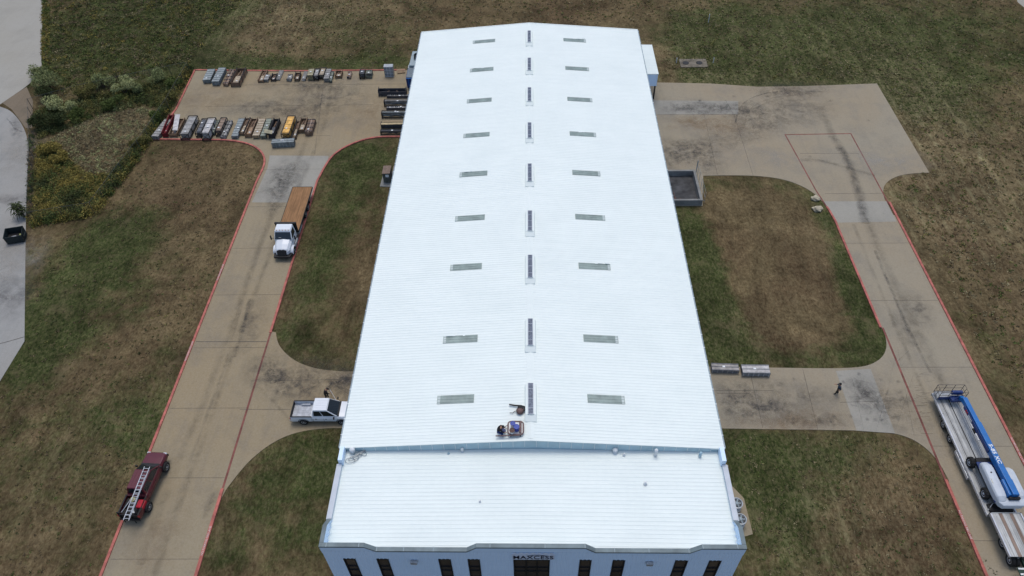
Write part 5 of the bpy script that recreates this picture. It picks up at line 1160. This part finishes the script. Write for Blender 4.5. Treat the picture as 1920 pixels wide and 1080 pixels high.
# ------------------------------------------------------------ people
def person(label, loc, rz, J, mats_, cap=None, hair=None, name='person', zsplit=(.92, 1.42)):
    """J: joints dict in metres; body grown by a skin modifier, then frozen to one mesh"""
    names = ['pelvis', 'spine', 'chest', 'neck', 'head', 'crown', 'shL', 'elL', 'wrL', 'paL', 'shR', 'elR', 'wrR', 'paR', 'hiL', 'knL', 'anL', 'toL', 'hiR', 'knR', 'anR', 'toR']
    rad = dict(pelvis=.18, spine=.17, chest=.19, neck=.065, head=.10, crown=.085, sh=.095, el=.062, wr=.036, pa=.038, hi=.125, kn=.09, an=.062, to=.048)
    V = [J[k] for k in names]; ix = {k: i for i, k in enumerate(names)}
    E_ = [('pelvis', 'spine'), ('spine', 'chest'), ('chest', 'neck'), ('neck', 'head'), ('head', 'crown')]
    for s in 'LR': E_ += [('chest', 'sh'+s), ('sh'+s, 'el'+s), ('el'+s, 'wr'+s), ('wr'+s, 'pa'+s), ('pelvis', 'hi'+s), ('hi'+s, 'kn'+s), ('kn'+s, 'an'+s), ('an'+s, 'to'+s)]
    E_ = [(ix[a], ix[b]) for a, b in E_]; R_ = [rad[k] if k in rad else rad[k[:2]] for k in names]
    for s in 'LR':   # five fingers
        w0 = Vector(J['wr'+s]); p0 = Vector(J['pa'+s]); d = (p0-w0).normalized(); q = d.cross(Vector((0, 0, 1)));
        q = q.normalized() if q.length > .1 else Vector((1, 0, 0)); dn = q.cross(d).normalized()
        for i, (o_, l_) in enumerate(((-.03, .075), (-.01, .09), (.01, .085), (.03, .065), (.045, .05))):
            a = p0+q*o_*(1 if s == 'L' else -1) + (d*-.02 if i == 4 else Vector((0, 0, 0))); b = a+d*l_*.55+dn*-.012; c = b+d*l_*.4-dn*.025
            if i == 4: b = a+(d*.6+q*(1 if s == 'L' else -1)).normalized()*.035; c = b+d*.03
            n0 = len(V); V += [tuple(a), tuple(b), tuple(c)]; R_ += [.011, .0095, .008]; E_ += [(ix['pa'+s], n0), (n0, n0+1), (n0+1, n0+2)]
    me = bpy.data.meshes.new('b'); me.from_pydata([tuple(v) for v in V], E_, []); o = bpy.data.objects.new('b', me); COL.objects.link(o)
    sk = o.modifiers.new('s', 'SKIN'); sk.use_smooth_shade = True
    for i, sv in enumerate(me.skin_vertices[0].data): sv.radius = (R_[i], R_[i]); sv.use_root = (i == 0)
    sb = o.modifiers.new('u', 'SUBSURF'); sb.levels = 1; sb.render_levels = 1
    bpy.context.view_layer.update(); m2 = bpy.data.meshes.new_from_object(o.evaluated_get(bpy.context.evaluated_depsgraph_get())); bpy.data.objects.remove(o)
    m2.materials.clear()
    for m in mats_: m2.materials.append(m)   # shirt, trousers, skin, shoes
    segs = [(J['chest'], 0), (J['spine'], 0), (J['shL'], 0), (J['shR'], 0), (J['elL'], 0), (J['elR'], 0), (J['pelvis'], 1), (J['knL'], 1), (J['knR'], 1), (J['hiL'], 1), (J['hiR'], 1), (J['head'], 2), (J['crown'], 2), (J['neck'], 2),
            (J['paL'], 2), (J['paR'], 2), (J['wrL'], 2), (J['wrR'], 2), (J['toL'], 3), (J['toR'], 3), (J['anL'], 3), (J['anR'], 3)]
    for s in 'LR': segs += [(tuple((Vector(J['kn'+s])+Vector(J['an'+s]))/2), 1), (tuple((Vector(J['hi'+s])+Vector(J['kn'+s]))/2), 1)]
    for p_ in m2.polygons:
        c = p_.center; p_.material_index = min(segs, key=lambda q: (Vector(q[0])-c).length)[1]; p_.use_smooth = True
    t = thing('person', label, 'person', loc, rz); b = bpy.data.objects.new('body', m2); COL.objects.link(b); b.parent = t
    H = Vector(J['head']); Cn = Vector(J['crown']); up = (Cn-H).normalized(); fw = Vector(J.get('face', (0, 1, 0))).normalized(); sd = up.cross(fw).normalized()
    f = MB(); f.tube([H+fw*.09+up*.0, H+fw*.125-up*.02], .014, 6)
    for k in (-1, 1): f.tube([H+sd*k*.09+up*.02, H+sd*k*.105-up*.02], .022, 6)
    f.build('nose_and_ears', mats_[2], t)
    e = MB()
    for k in (-1, 1): e.box(H+fw*.088+sd*k*.035+up*.02, (.022, .015, .015))
    e.box(H+fw*.092-up*.05, (.05, .012, .01)); e.build('eyes_and_mouth', M_BLACK, t)
    if cap:
        b = MB(); Rm = Matrix((sd, fw, up)).transposed()
        vs_ = []; n = 16
        for r_, h_ in ((.112, .02), (.115, .05), (.1, .1), (.06, .135), (.01, .145)): vs_.append([H+Rm@Vector((r_*cos(2*pi*k/n), r_*sin(2*pi*k/n), h_)) for k in range(n)])
        b.loft(vs_); b.add([H+Rm@Vector(v) for v in ((-.07, .09, .035), (.07, .09, .035), (.06, .19, .02), (-.06, .19, .02), (-.07, .09, .045), (.07, .09, .045), (.06, .19, .03), (-.06, .19, .03))], [(0, 1, 2, 3), (4, 5, 6, 7), (0, 1, 5, 4), (1, 2, 6, 5), (2, 3, 7, 6), (3, 0, 4, 7)])
        b.build('cap', cap, t, True)
    return t
walk = dict(pelvis=(0, 0, .95), spine=(0, .02, 1.12), chest=(0, .04, 1.32), neck=(0, .05, 1.48), head=(0, .07, 1.6), crown=(0, .07, 1.68), shL=(-.19, .04, 1.38), elL=(-.27, -.1, 1.12), wrL=(-.27, -.02, .9), paL=(-.27, .03, .84),
            shR=(.19, .04, 1.38), elR=(.3, .1, 1.14), wrR=(.32, .32, 1.05), paR=(.32, .39, 1.04), hiL=(-.1, 0, .88), knL=(-.1, .10, .5), anL=(-.1, .12, .09), toL=(-.1, .28, .04), hiR=(.1, 0, .88), knR=(.1, .02, .48), anR=(.1, -.16, .10), toR=(.1, -.02, .04))
person('person in slate shirt, olive trousers and black cap walking across the right side drive', (30.1, 10.95, .055), Rd(75), walk, [M_BCLOTH, M_TROUS, M_SKIN, M_BLACK], M_BLACK)
sweep = dict(pelvis=(0, -.08, .92), spine=(0, .02, 1.08), chest=(0, .14, 1.26), neck=(0, .22, 1.39), head=(0, .29, 1.48), crown=(0, .32, 1.56), face=(0, .8, -.5), shL=(-.19, .16, 1.3), elL=(-.26, .36, 1.1), wrL=(-.1, .5, 1.05), paL=(-.05, .56, 1.03),
             shR=(.19, .16, 1.3), elR=(.28, .3, 1.05), wrR=(.14, .48, .88), paR=(.09, .54, .86), hiL=(-.1, -.08, .86), knL=(-.14, .1, .48), anL=(-.14, .02, .09), toL=(-.14, .18, .04), hiR=(.1, -.08, .86), knR=(.13, 0, .46), anR=(.15, -.18, .09), toR=(.15, -.02, .04))
person('person in black clothes bending over a broom beside the white pickup', (-20.25, 10.45, .055), Rd(-85), sweep, [M_DCLOTH, M_DCLOTH, M_SKIN, M_BLACK], M_DCLOTH)
br = thing('push_broom', 'push broom with white handle held by the person beside the white pickup', 'broom', (0, 0, 0))
a_ = Vector((-19.75, 10.55, 1.35)); b_ = Vector((-19.1, 9.85, .12)); MB().tube([a_, b_], .022, 8).build('handle', M_WHITE, br)
MB().box((-19.08, 9.83, .11), (.6, .12, .1), .8).build('head', M_BLACK, br, bevel=.01)
RZ = lambda x: ZRG-(ZRG-ZE)*abs(x)/HW
kneel = dict(pelvis=(0, -.1, .42), spine=(0, -.02, .58), chest=(0, .12, .76), neck=(0, .24, .88), head=(0, .32, .96), crown=(0, .35, 1.04), face=(0, .8, -.5), shL=(-.2, .14, .8), elL=(-.3, .3, .6), wrL=(-.2, .48, .5), paL=(-.18, .55, .48),
             shR=(.2, .14, .8), elR=(.3, .3, .58), wrR=(.2, .48, .46), paR=(.18, .55, .44), hiL=(-.14, -.08, .36), knL=(-.28, .32, .3), anL=(-.26, .02, .08), toL=(-.26, .14, .04), hiR=(.14, -.08, .36), knR=(.3, .3, .38), anR=(.28, .2, .08), toR=(.28, .34, .04))
p = at(936, 812, 9.25); person('person in black clothes squatting beside a bucket on the roof near the step', (p.x, p.y, RZ(p.x)+.01), Rd(-90), kneel, [M_DCLOTH, M_BLUED, M_SKIN, M_BLACK], M_DCLOTH)
M_BKT = mat('white bucket plastic', (.62, .62, .62), .4, 0, .05); M_BLUL = mat('blue lid plastic', (.02, .05, .3), .4, 0, .2)
def bucket(px, py, lab, lid, body=M_BKT, z=9.25, r=.2, h=.42):
    p = at(px, py, z+h); zz = RZ(p.x)+(.25 if z > 9.4 else .03); b = thing('bucket', lab, 'bucket', (p.x, p.y, zz), 0, 'buckets on the roof')
    MB().lathe((0, 0, 0), [(r*.85, 0), (r, h*.95), (r*1.06, h*.95), (r*1.06, h)], 20).build('pail', body, b); MB().lathe((0, 0, h), [(r*1.08, -.02), (r*1.08, .03), (r*.9, .035), (r*.88, .02)], 20).build('lid', lid, b)
    MB().tube([(r*1.08*cos(a), r*1.08*sin(a)*.3, h*.8+.1*sin(a)) for a in np.linspace(0, pi, 10)], .008, 5).build('handle', M_GALV, b)
bucket(943.5, 808, 'bucket with dark blue lid in front of the squatting person', M_BLUED)
bucket(961.5, 794.5, 'bucket with dark navy lid at the far end of the roof cart', M_BLUL, M_BKT, 9.5)
bucket(968.5, 801, 'blue bucket in the middle of the roof cart', M_BLUL, M_BLUL, 9.5, .22, .5)
bucket(960, 807.5, 'bucket with brown lid at the near side of the roof cart', M_BROWNF, M_BKT, 9.5)
p = at(967, 806, 9.3); ct = thing('roof_cart', 'brown tubular frame cart with white cloth carrying buckets on the roof', 'cart', (p.x, p.y, RZ(p.x)), 0)
b = MB(); 
def rr_(x0, x1, y0, y1, z, r): return [(x1-r+r*cos(a), y1-r+r*sin(a), z) for a in np.linspace(0, pi/2, 5)]+[(x0+r+r*cos(a), y1-r+r*sin(a), z) for a in np.linspace(pi/2, pi, 5)]+[(x0+r+r*cos(a), y0+r+r*sin(a), z) for a in np.linspace(pi, 1.5*pi, 5)]+[(x1-r+r*cos(a), y0+r+r*sin(a), z) for a in np.linspace(1.5*pi, 2*pi, 5)]
o_ = rr_(-.62, .62, -.62, .6, .28, .25); b.tube(o_+[o_[0]], .06, 8); b.tube([(.55, -.6, .3), (.2, -.7, .3), (-1.0, -.72, .25), (-1.6, -.7, .2)], .05, 8); b.tube([(-.62, .3, .28), (-1.1, -.1, .2)], .03, 6); b.tube([(.38, -.5, .3), (.38, .5, .3)], .1, 8); b.build('frame', mat('brown tube frame', (.17, .11, .10), .6, 0, .35, 6), ct)
MB().prism(rr_(-.56, .56, -.56, .54, 0, .22) and [(v[0], v[1]) for v in rr_(-.56, .56, -.56, .54, 0, .22)], .18, .25).build('cloth', M_BKT, ct)
for x, y in ((-.4, -.6), (.4, -.6), (-.4, .6), (.4, .6)): MB().lathe((x, y, .1), [(.09, -.03), (.1, 0), (.09, .03)], 14, 'x').build('wheel', M_RUBBER, ct)
p = at(975, 771, 9.5); bw = thing('backpack_blower', 'backpack leaf blower with brown housing and black tube lying by the ridge vent', 'leaf blower', (p.x, p.y, RZ(p.x)+.02), 0)
b = MB(); b.lathe((0, 0, 0), [(.2, 0), (.3, .08), (.32, .25), (.26, .36), (.1, .4), (.01, .4)], 20); b.build('housing', mat('brown blower housing', (.13, .08, .07), .6, 0, .3, 6), bw, True)
MB().tube([(.25, -.05, .2), (.42, .12, .2), (.36, .38, .2), (.1, .5, .17), (-.35, .56, .13), (-.9, .68, .1)], .085, 10, 0, True, .06).build('blower_tube', M_BLACK, bw)
MB().box((.05, .2, .22), (.5, .18, .4)).build('back_frame', M_BLACK, bw, bevel=.04); MB().tube([(-.2, .05, .1), (-.45, .02, .08), (-.6, -.12, .05), (-.85, -.1, .04)], .03, 6).build('strap', M_BLACK, bw)
p = at(985, 789, 9.3); wn = thing('spray_wand', 'thin grey spray wand lying on the roof beside the ridge vent', 'wand', (p.x, p.y, RZ(p.x)+.05), .03); MB().tube([(-1.1, 0, 0), (0, 0, 0)], .012, 6).build('rod', M_LGREY, wn); MB().box((.05, 0, 0), (.14, .06, .06)).build('grip', M_BLACK, wn)
p = at(663, 860, 7.8); hs = thing('coiled_hose', 'tangled grey hose coils on the office roof corner', 'hose', (p.x, p.y, 7.8), 0)
b = MB(); b.tube([(.45*cos(a*1.0)+.04*a-.3, .3*sin(a*1.07)+.035*a-.3, .05+.004*a) for a in np.linspace(0, 24, 150)], .025, 5); b.build('hose', M_GALV, hs)
b = MB(); b.tube([(.5*cos(a)+.5, .35*sin(a)*cos(a*.6)+.35, .06) for a in np.linspace(0, 9, 60)], .025, 5); b.build('hose_end', M_TRIM, hs)

# ------------------------------------------------------------ chain link fence
def link_mat():
    t = NT('chain link mesh'); t.set(.5, .5, .3); t.col((.14, .15, .15))
    p = t.n('TexCoord').outputs['UV']; sp = t.n('SeparateXYZ'); t.l(p, sp.inputs[0])
    u = t.math('MULTIPLY', t.math('ADD', sp.outputs[0], sp.outputs[1]), 12.0); v = t.math('MULTIPLY', t.math('SUBTRACT', sp.outputs[0], sp.outputs[1]), 12.0)
    fu = t.math('PINGPONG', u, .5); fv = t.math('PINGPONG', v, .5)
    a = t.math('MAXIMUM', t.math('LESS_THAN', fu, .02), t.math('LESS_THAN', fv, .02))
    tr = t.n('BsdfTransparent'); mx = t.n('MixShader'); t.l(a, mx.inputs[0]); t.l(tr.outputs[0], mx.inputs[1]); t.l(t.b.outputs[0], mx.inputs[2]); t.l(mx.outputs[0], t.out.inputs[0]); return t.m
M_LINK = link_mat(); M_FEN = mat('dull fence steel', (.075, .08, .075), .6, .3, .2)
def fence(pts, label, h=1.8):
    pts = [Vector((p[0], p[1], 0)) for p in P(pts)]; f = thing('chain_link_fence', label, 'fence', tuple(pts[0]), 0, 'fences around the scrub plot'); o = pts[0]
    rails = MB(); rails.tube([p-o+Vector((0, 0, h)) for p in pts], .02, 6); rails.build('top_rail', M_FEN, f)
    vs_, fs_, uv = [], [], []; d = 0
    for i, (a, b) in enumerate(zip(pts, pts[1:])):
        l = (b-a).length; n = max(1, round(l/3))
        for k in range(n+(1 if i == len(pts)-2 else 0)): q = a+(b-a)*k/n-o; MB().tube([q, q+Vector((0, 0, h+.05))], .035, 6).build('post', M_FEN, f)
        j = len(vs_); vs_ += [a-o, b-o, b-o+Vector((0, 0, h)), a-o+Vector((0, 0, h))]; fs_.append((j, j+1, j+2, j+3)); uv += [(d, 0), (d+l, 0), (d+l, h), (d, h)]; d += l
    me = bpy.data.meshes.new('mesh_panel'); me.from_pydata([tuple(v) for v in vs_], [], fs_); ul = me.uv_layers.new(name='uv')
    for i, l in enumerate(me.loops): ul.data[i].uv = uv[l.vertex_index]
    me.materials.append(M_LINK); o2 = bpy.data.objects.new('mesh_panel', me); COL.objects.link(o2); o2.parent = f
fence([(62, 418), (178, 400), (232, 326), (280, 262), (318, 205), (358, 135)], 'grey chain link fence along the lawn and yard side of the scrub plot')
fence([(358, 135), (250, 158), (150, 180), (62, 205)], 'grey chain link fence crossing the far side of the scrub plot')
fence([(62, 205), (64, 255), (66, 300), (63, 360), (62, 418)], 'grey chain link fence between the left lot and the scrub plot')

# ------------------------------------------------------------ vegetation
def leaf_cloud(n, centre_fn, size, tint_fn):
    """n leaf quads as arrays"""
    C_ = centre_fn(n); nn = rng.normal(size=(n, 3)); nn[:, 2] = abs(nn[:, 2])+.3; nn /= np.linalg.norm(nn, axis=1)[:, None]
    t1 = np.cross(nn, rng.normal(size=(n, 3))); t1 /= np.linalg.norm(t1, axis=1)[:, None]; t2 = np.cross(nn, t1); s = (size*rng.uniform(.6, 1.4, n))[:, None]
    V = np.stack([C_-t1*s*.5, C_+t2*s*.3, C_+t1*s*.7, C_-t2*s*.3], 1).reshape(-1, 3); T = np.repeat(tint_fn(n, C_), 4, 0); return V, T
def foliage_obj(name, V, T, parent=None):
    F = np.arange(len(V)).reshape(-1, 4); me = bpy.data.meshes.new(name); me.from_pydata(V.tolist(), [], F.tolist())
    c = me.color_attributes.new('tint', 'FLOAT_COLOR', 'POINT'); c.data.foreach_set('color', np.concatenate([T, np.ones((len(T), 1))], 1).ravel().astype('f4'))
    me.materials.append(M_FOL); o = bpy.data.objects.new(name, me); COL.objects.link(o)
    if parent: o.parent = parent
    return o
TINT_K = 1.5
TINT = {'pale': (.20, .21, .095), 'sage': (.115, .13, .055), 'dark': (.028, .036, .014), 'olive': (.085, .08, .026), 'yellow': (.15, .12, .032), 'mid': (.052, .068, .020), 'straw': (.14, .118, .066), 'brown': (.085, .064, .038)}
TINT = {k: tuple(c*TINT_K for c in v) for k, v in TINT.items()}
def shrub(px, py, r, h, tint, label, cat='shrub', name='shrub', n=2200, grp='shrubs in the scrub plot'):
    p = at(px, py); t = thing(name, label, cat, (p.x, p.y, 0), random.uniform(0, 6), grp)
    tr_ = MB(); lobes = []
    for k in range(9):
        a = random.uniform(0, 6.28); rr = r*random.uniform(.15, .75); e = Vector((rr*cos(a), rr*sin(a), h*random.uniform(.45, .85)))
        tr_.tube([(0, 0, 0), (e.x*.3, e.y*.3, e.z*.5), tuple(e)], .06, 6, 0, True, .015); lobes.append((e, r*random.uniform(.28, .5)))
    tr_.build('stem', M_BARK, t)
    def cf(n):
        li = rng.integers(0, len(lobes), n); c = np.array([tuple(l[0]) for l in lobes])[li]; q = rng.normal(size=(n, 3)); q /= np.linalg.norm(q, axis=1)[:, None]
        return c+q*(np.array([l[1] for l in lobes])[li]*rng.uniform(.45, 1.05, n)**.6)[:, None]*np.array([1, 1, .8])
    base = np.array(TINT[tint])
    V, T = leaf_cloud(n, cf, .17, lambda n, C_: base*rng.uniform(.6, 1.45, (n, 1))); V[:, 2] = np.maximum(V[:, 2], .02)
    foliage_obj('crown', V, T, t)
SH = [(95, 168, 2.6, 2.8, 'sage', 'largest pale sage shrub by the gravel road corner'), (72, 150, 1.8, 2.0, 'sage', 'sage shrub at the gravel road edge, farthest left'), (107, 210, 1.7, 2.2, 'pale', 'pale yellowish shrub below the largest sage shrub'),
      (135, 208, 1.5, 1.5, 'pale', 'small whitish shrub right of the pale yellowish shrub'), (238, 178, 1.9, 2.2, 'pale', 'pale silvery shrub in the middle of the far scrub'), (196, 165, 1.9, 2.0, 'sage', 'dull sage shrub left of the pale silvery shrub'),
      (262, 176, 1.2, 1.4, 'sage', 'small sage shrub right of the pale silvery shrub'), (165, 182, 1.8, 1.9, 'olive', 'olive shrub between the whitish and dull sage shrubs'), (300, 152, 2.0, 1.9, 'sage', 'grey green shrub near the far fence corner'),
      (215, 200, 1.8, 1.7, 'mid', 'green shrub just below the pale silvery shrub'), (75, 240, 1.7, 2.2, 'dark', 'dark green bush beside the left fence bend'), (110, 235, 2.0, 2.0, 'dark', 'dark green bush right of the fence bend'), (150, 225, 1.6, 1.4, 'mid', 'mid green bush above the bare pale patch'),
      (90, 185, 1.6, 1.8, 'dark', 'dark green bush under the largest sage shrub'), (95, 290, 1.7, 1.6, 'yellow', 'yellow olive bush at the top left of the lower scrub'), (118, 305, 1.3, 1.2, 'yellow', 'small yellow bush below the bare pale patch'),
      (330, 165, 1.5, 1.8, 'mid', 'mid green bush by the yard fence upper end'), (318, 195, 1.4, 1.7, 'olive', 'olive bush by the yard fence, middle'), (300, 225, 1.4, 1.8, 'mid', 'mid green bush by the yard fence near the grey crate'), (265, 275, 1.3, 1.4, 'olive', 'olive bush beside the slanting fence')]
for a in SH: shrub(*a)
# small spiky palm like tree beside the dumpster
p = at(48, 408); pt = thing('small_tree', 'small dark spiky tree leaning over the lot beside the dumpster', 'tree', (p.x, p.y, 0))
MB().tube([(0, 0, 0), (-.1, .05, .9), (-.25, .1, 1.8)], .09, 8, 0, True, .05).build('trunk', M_BARK, pt)
V = []; T = []
for k in range(110):
    a = rng.uniform(0, 6.28); l = rng.uniform(.35, 1.25); d = np.array([cos(a), sin(a), 0]); s = np.array([-sin(a), cos(a), 0]); o = np.array([-.25+rng.normal(0, .35), .1+rng.normal(0, .35), rng.uniform(.6, 2.0)])
    prev = o; 
    for j in range(5):
        k1 = (j+1)/5; nx_ = o+d*l*k1+np.array([0, 0, .5*k1-.9*k1*k1]); w_ = .13*(1-k1*.8); V += [prev-s*w_, prev+s*w_, nx_+s*w_*.7, nx_-s*w_*.7]; T += [np.array(TINT['dark'])*rng.uniform(.5, 1.3)]*4; prev = nx_
foliage_obj('crown', np.array(V), np.array(T), pt)
def in_poly(x, y, poly):
    c = np.zeros(len(x), bool); n = len(poly)
    for i in range(n):
        x1_, y1_ = poly[i]; x2_, y2_ = poly[(i+1) % n]
        c ^= ((y1_ > y) != (y2_ > y)) & (x < (x2_-x1_)*(y-y1_)/(y2_-y1_+1e-9)+x1_)
    return c
def scatter(poly, n):
    pl = P(poly); a = np.array(pl); out = []
    while len(out) < n:
        x = rng.uniform(a[:, 0].min(), a[:, 0].max(), n*2); y = rng.uniform(a[:, 1].min(), a[:, 1].max(), n*2); k = in_poly(x, y, pl); out += list(zip(x[k], y[k]))
    return np.array(out[:n])
def clumps(name, label, poly, n, leaves, r, h, size, tints, w_=None, patch=None):
    c = scatter(poly, n); ti = np.array([TINT[t] for t in tints])
    # tint follows patches in the ground, not the picture
    if len(tints) > 1:
        ph = np.sin(c[:, 0]*.9+1.3*np.sin(c[:, 1]*.5))+np.sin(c[:, 1]*.8+c[:, 0]*.37)+rng.normal(0, .7, n)
        li = np.clip(((ph+2.2)/4.4*len(tints)).astype(int), 0, len(tints)-1)
    else: li = np.zeros(n, int)
    sc = rng.uniform(.5, 1.3, n); tot = n*leaves; ci = np.repeat(np.arange(n), leaves)
    q = rng.normal(size=(tot, 3)); q /= np.linalg.norm(q, axis=1)[:, None]; rr = rng.uniform(.3, 1, tot)[:, None]
    Cc = np.stack([c[ci, 0], c[ci, 1], np.zeros(tot)], 1)+q*rr*np.array([r, r, h])*sc[ci][:, None]; Cc[:, 2] = abs(Cc[:, 2])+.02
    tv = ti[li][ci]*rng.uniform(.6, 1.4, (n, 1))[ci]*rng.uniform(.7, 1.35, (tot, 1))
    V, T = leaf_cloud(tot, lambda m: Cc, size, lambda m, C_: tv); o = foliage_obj(name, V, T); struct(o, 'stuff', label); return o
plot = [(66, 412), (176, 394), (230, 320), (276, 258), (314, 202), (350, 140), (250, 162), (150, 184), (68, 205), (66, 255), (70, 300)]
clumps('scrub', 'yellow olive scrub filling the fenced plot', [(70, 275), (95, 268), (130, 300), (165, 330), (205, 330), (232, 300), (250, 285), (262, 268), (230, 320), (178, 390), (68, 408)], 950, 42, .6, .8, .15, ['dark', 'olive', 'mid', 'yellow', 'olive', 'yellow'])
clumps('scrub', 'green brown scrub in the upper part of the fenced plot', [(68, 208), (150, 186), (250, 165), (348, 143), (325, 185), (310, 205), (270, 200), (190, 215), (120, 245), (75, 262)], 950, 40, .65, .8, .15, ['dark', 'mid', 'olive', 'dark', 'olive', 'sage', 'dark'])
clumps('hedge_growth', 'dark green growth climbing along the yard fence', [(352, 125), (362, 128), (322, 200), (285, 262), (236, 330), (180, 405), (66, 425), (60, 412), (172, 392), (225, 318), (270, 255), (300, 215), (325, 170)], 460, 60, .8, 1.15, .16, ['dark', 'mid', 'olive', 'yellow', 'dark', 'mid'])
clumps('dry_grass', 'pale dry grass on the bare mound inside the fenced plot', [(120, 245), (190, 215), (270, 203), (300, 215), (262, 262), (232, 298), (205, 328), (165, 325), (120, 290), (95, 262)], 1700, 16, .35, .25, .13, ['straw', 'straw', 'pale', 'straw', 'brown', 'straw'])
clumps('tall_grass', 'rough tall green grass of the far left field', [(82, 0), (92, -20), (480, -20), (440, 20), (400, 60), (370, 100), (352, 120), (250, 155), (150, 178), (100, 190), (70, 165), (82, 130)], 3400, 18, .6, .4, .17, ['mid', 'olive', 'brown', 'mid', 'dark', 'olive', 'mid', 'brown', 'straw', 'olive', 'yellow', 'dark'])
clumps('verge_grass', 'bright green grass along the gravel road edge', [(79, -10), (92, -10), (94, 60), (90, 130), (78, 128)], 420, 18, .35, .3, .14, ['mid', 'yellow', 'mid'])
clumps('lawn_tufts', 'straw and green tufts standing in the right hand field', [(1250, -10), (1900, -10), (1990, 300), (1990, 700), (1900, 760), (1770, 520), (1690, 390), (1665, 345), (1752, 318), (1650, 150), (1240, 148)], 5200, 9, .35, .12, .17, ['straw', 'mid', 'straw', 'olive', 'brown', 'mid'])
clumps('lawn_tufts', 'straw and green tufts in the grass behind the yard', [(480, -10), (1240, -10), (1240, 40), (790, 50), (780, 120), (380, 125), (420, 60)], 1800, 9, .35, .12, .17, ['straw', 'mid', 'brown', 'straw', 'olive'])
clumps('lawn_tufts', 'brown and green tufts in the left lawn', [(290, 272), (440, 275), (490, 300), (485, 340), (280, 800), (180, 1080), (-40, 1080), (0, 740), (60, 640), (64, 460), (180, 415)], 1500, 8, .26, .09, .12, ['brown', 'mid', 'brown', 'dark', 'olive', 'brown'])
clumps('lawn_tufts', 'brown and green tufts in the lower right lawn', [(1375, 815), (1650, 820), (1740, 870), (1870, 1080), (1430, 1080)], 700, 8, .24, .09, .11, ['brown', 'mid', 'straw', 'dark', 'mid'])
clumps('lot_edge_weeds', 'dark weeds at the edge of the left lot', [(54, 255), (64, 250), (66, 300), (62, 400), (52, 400)], 160, 26, .35, .35, .13, ['dark', 'mid', 'brown'])
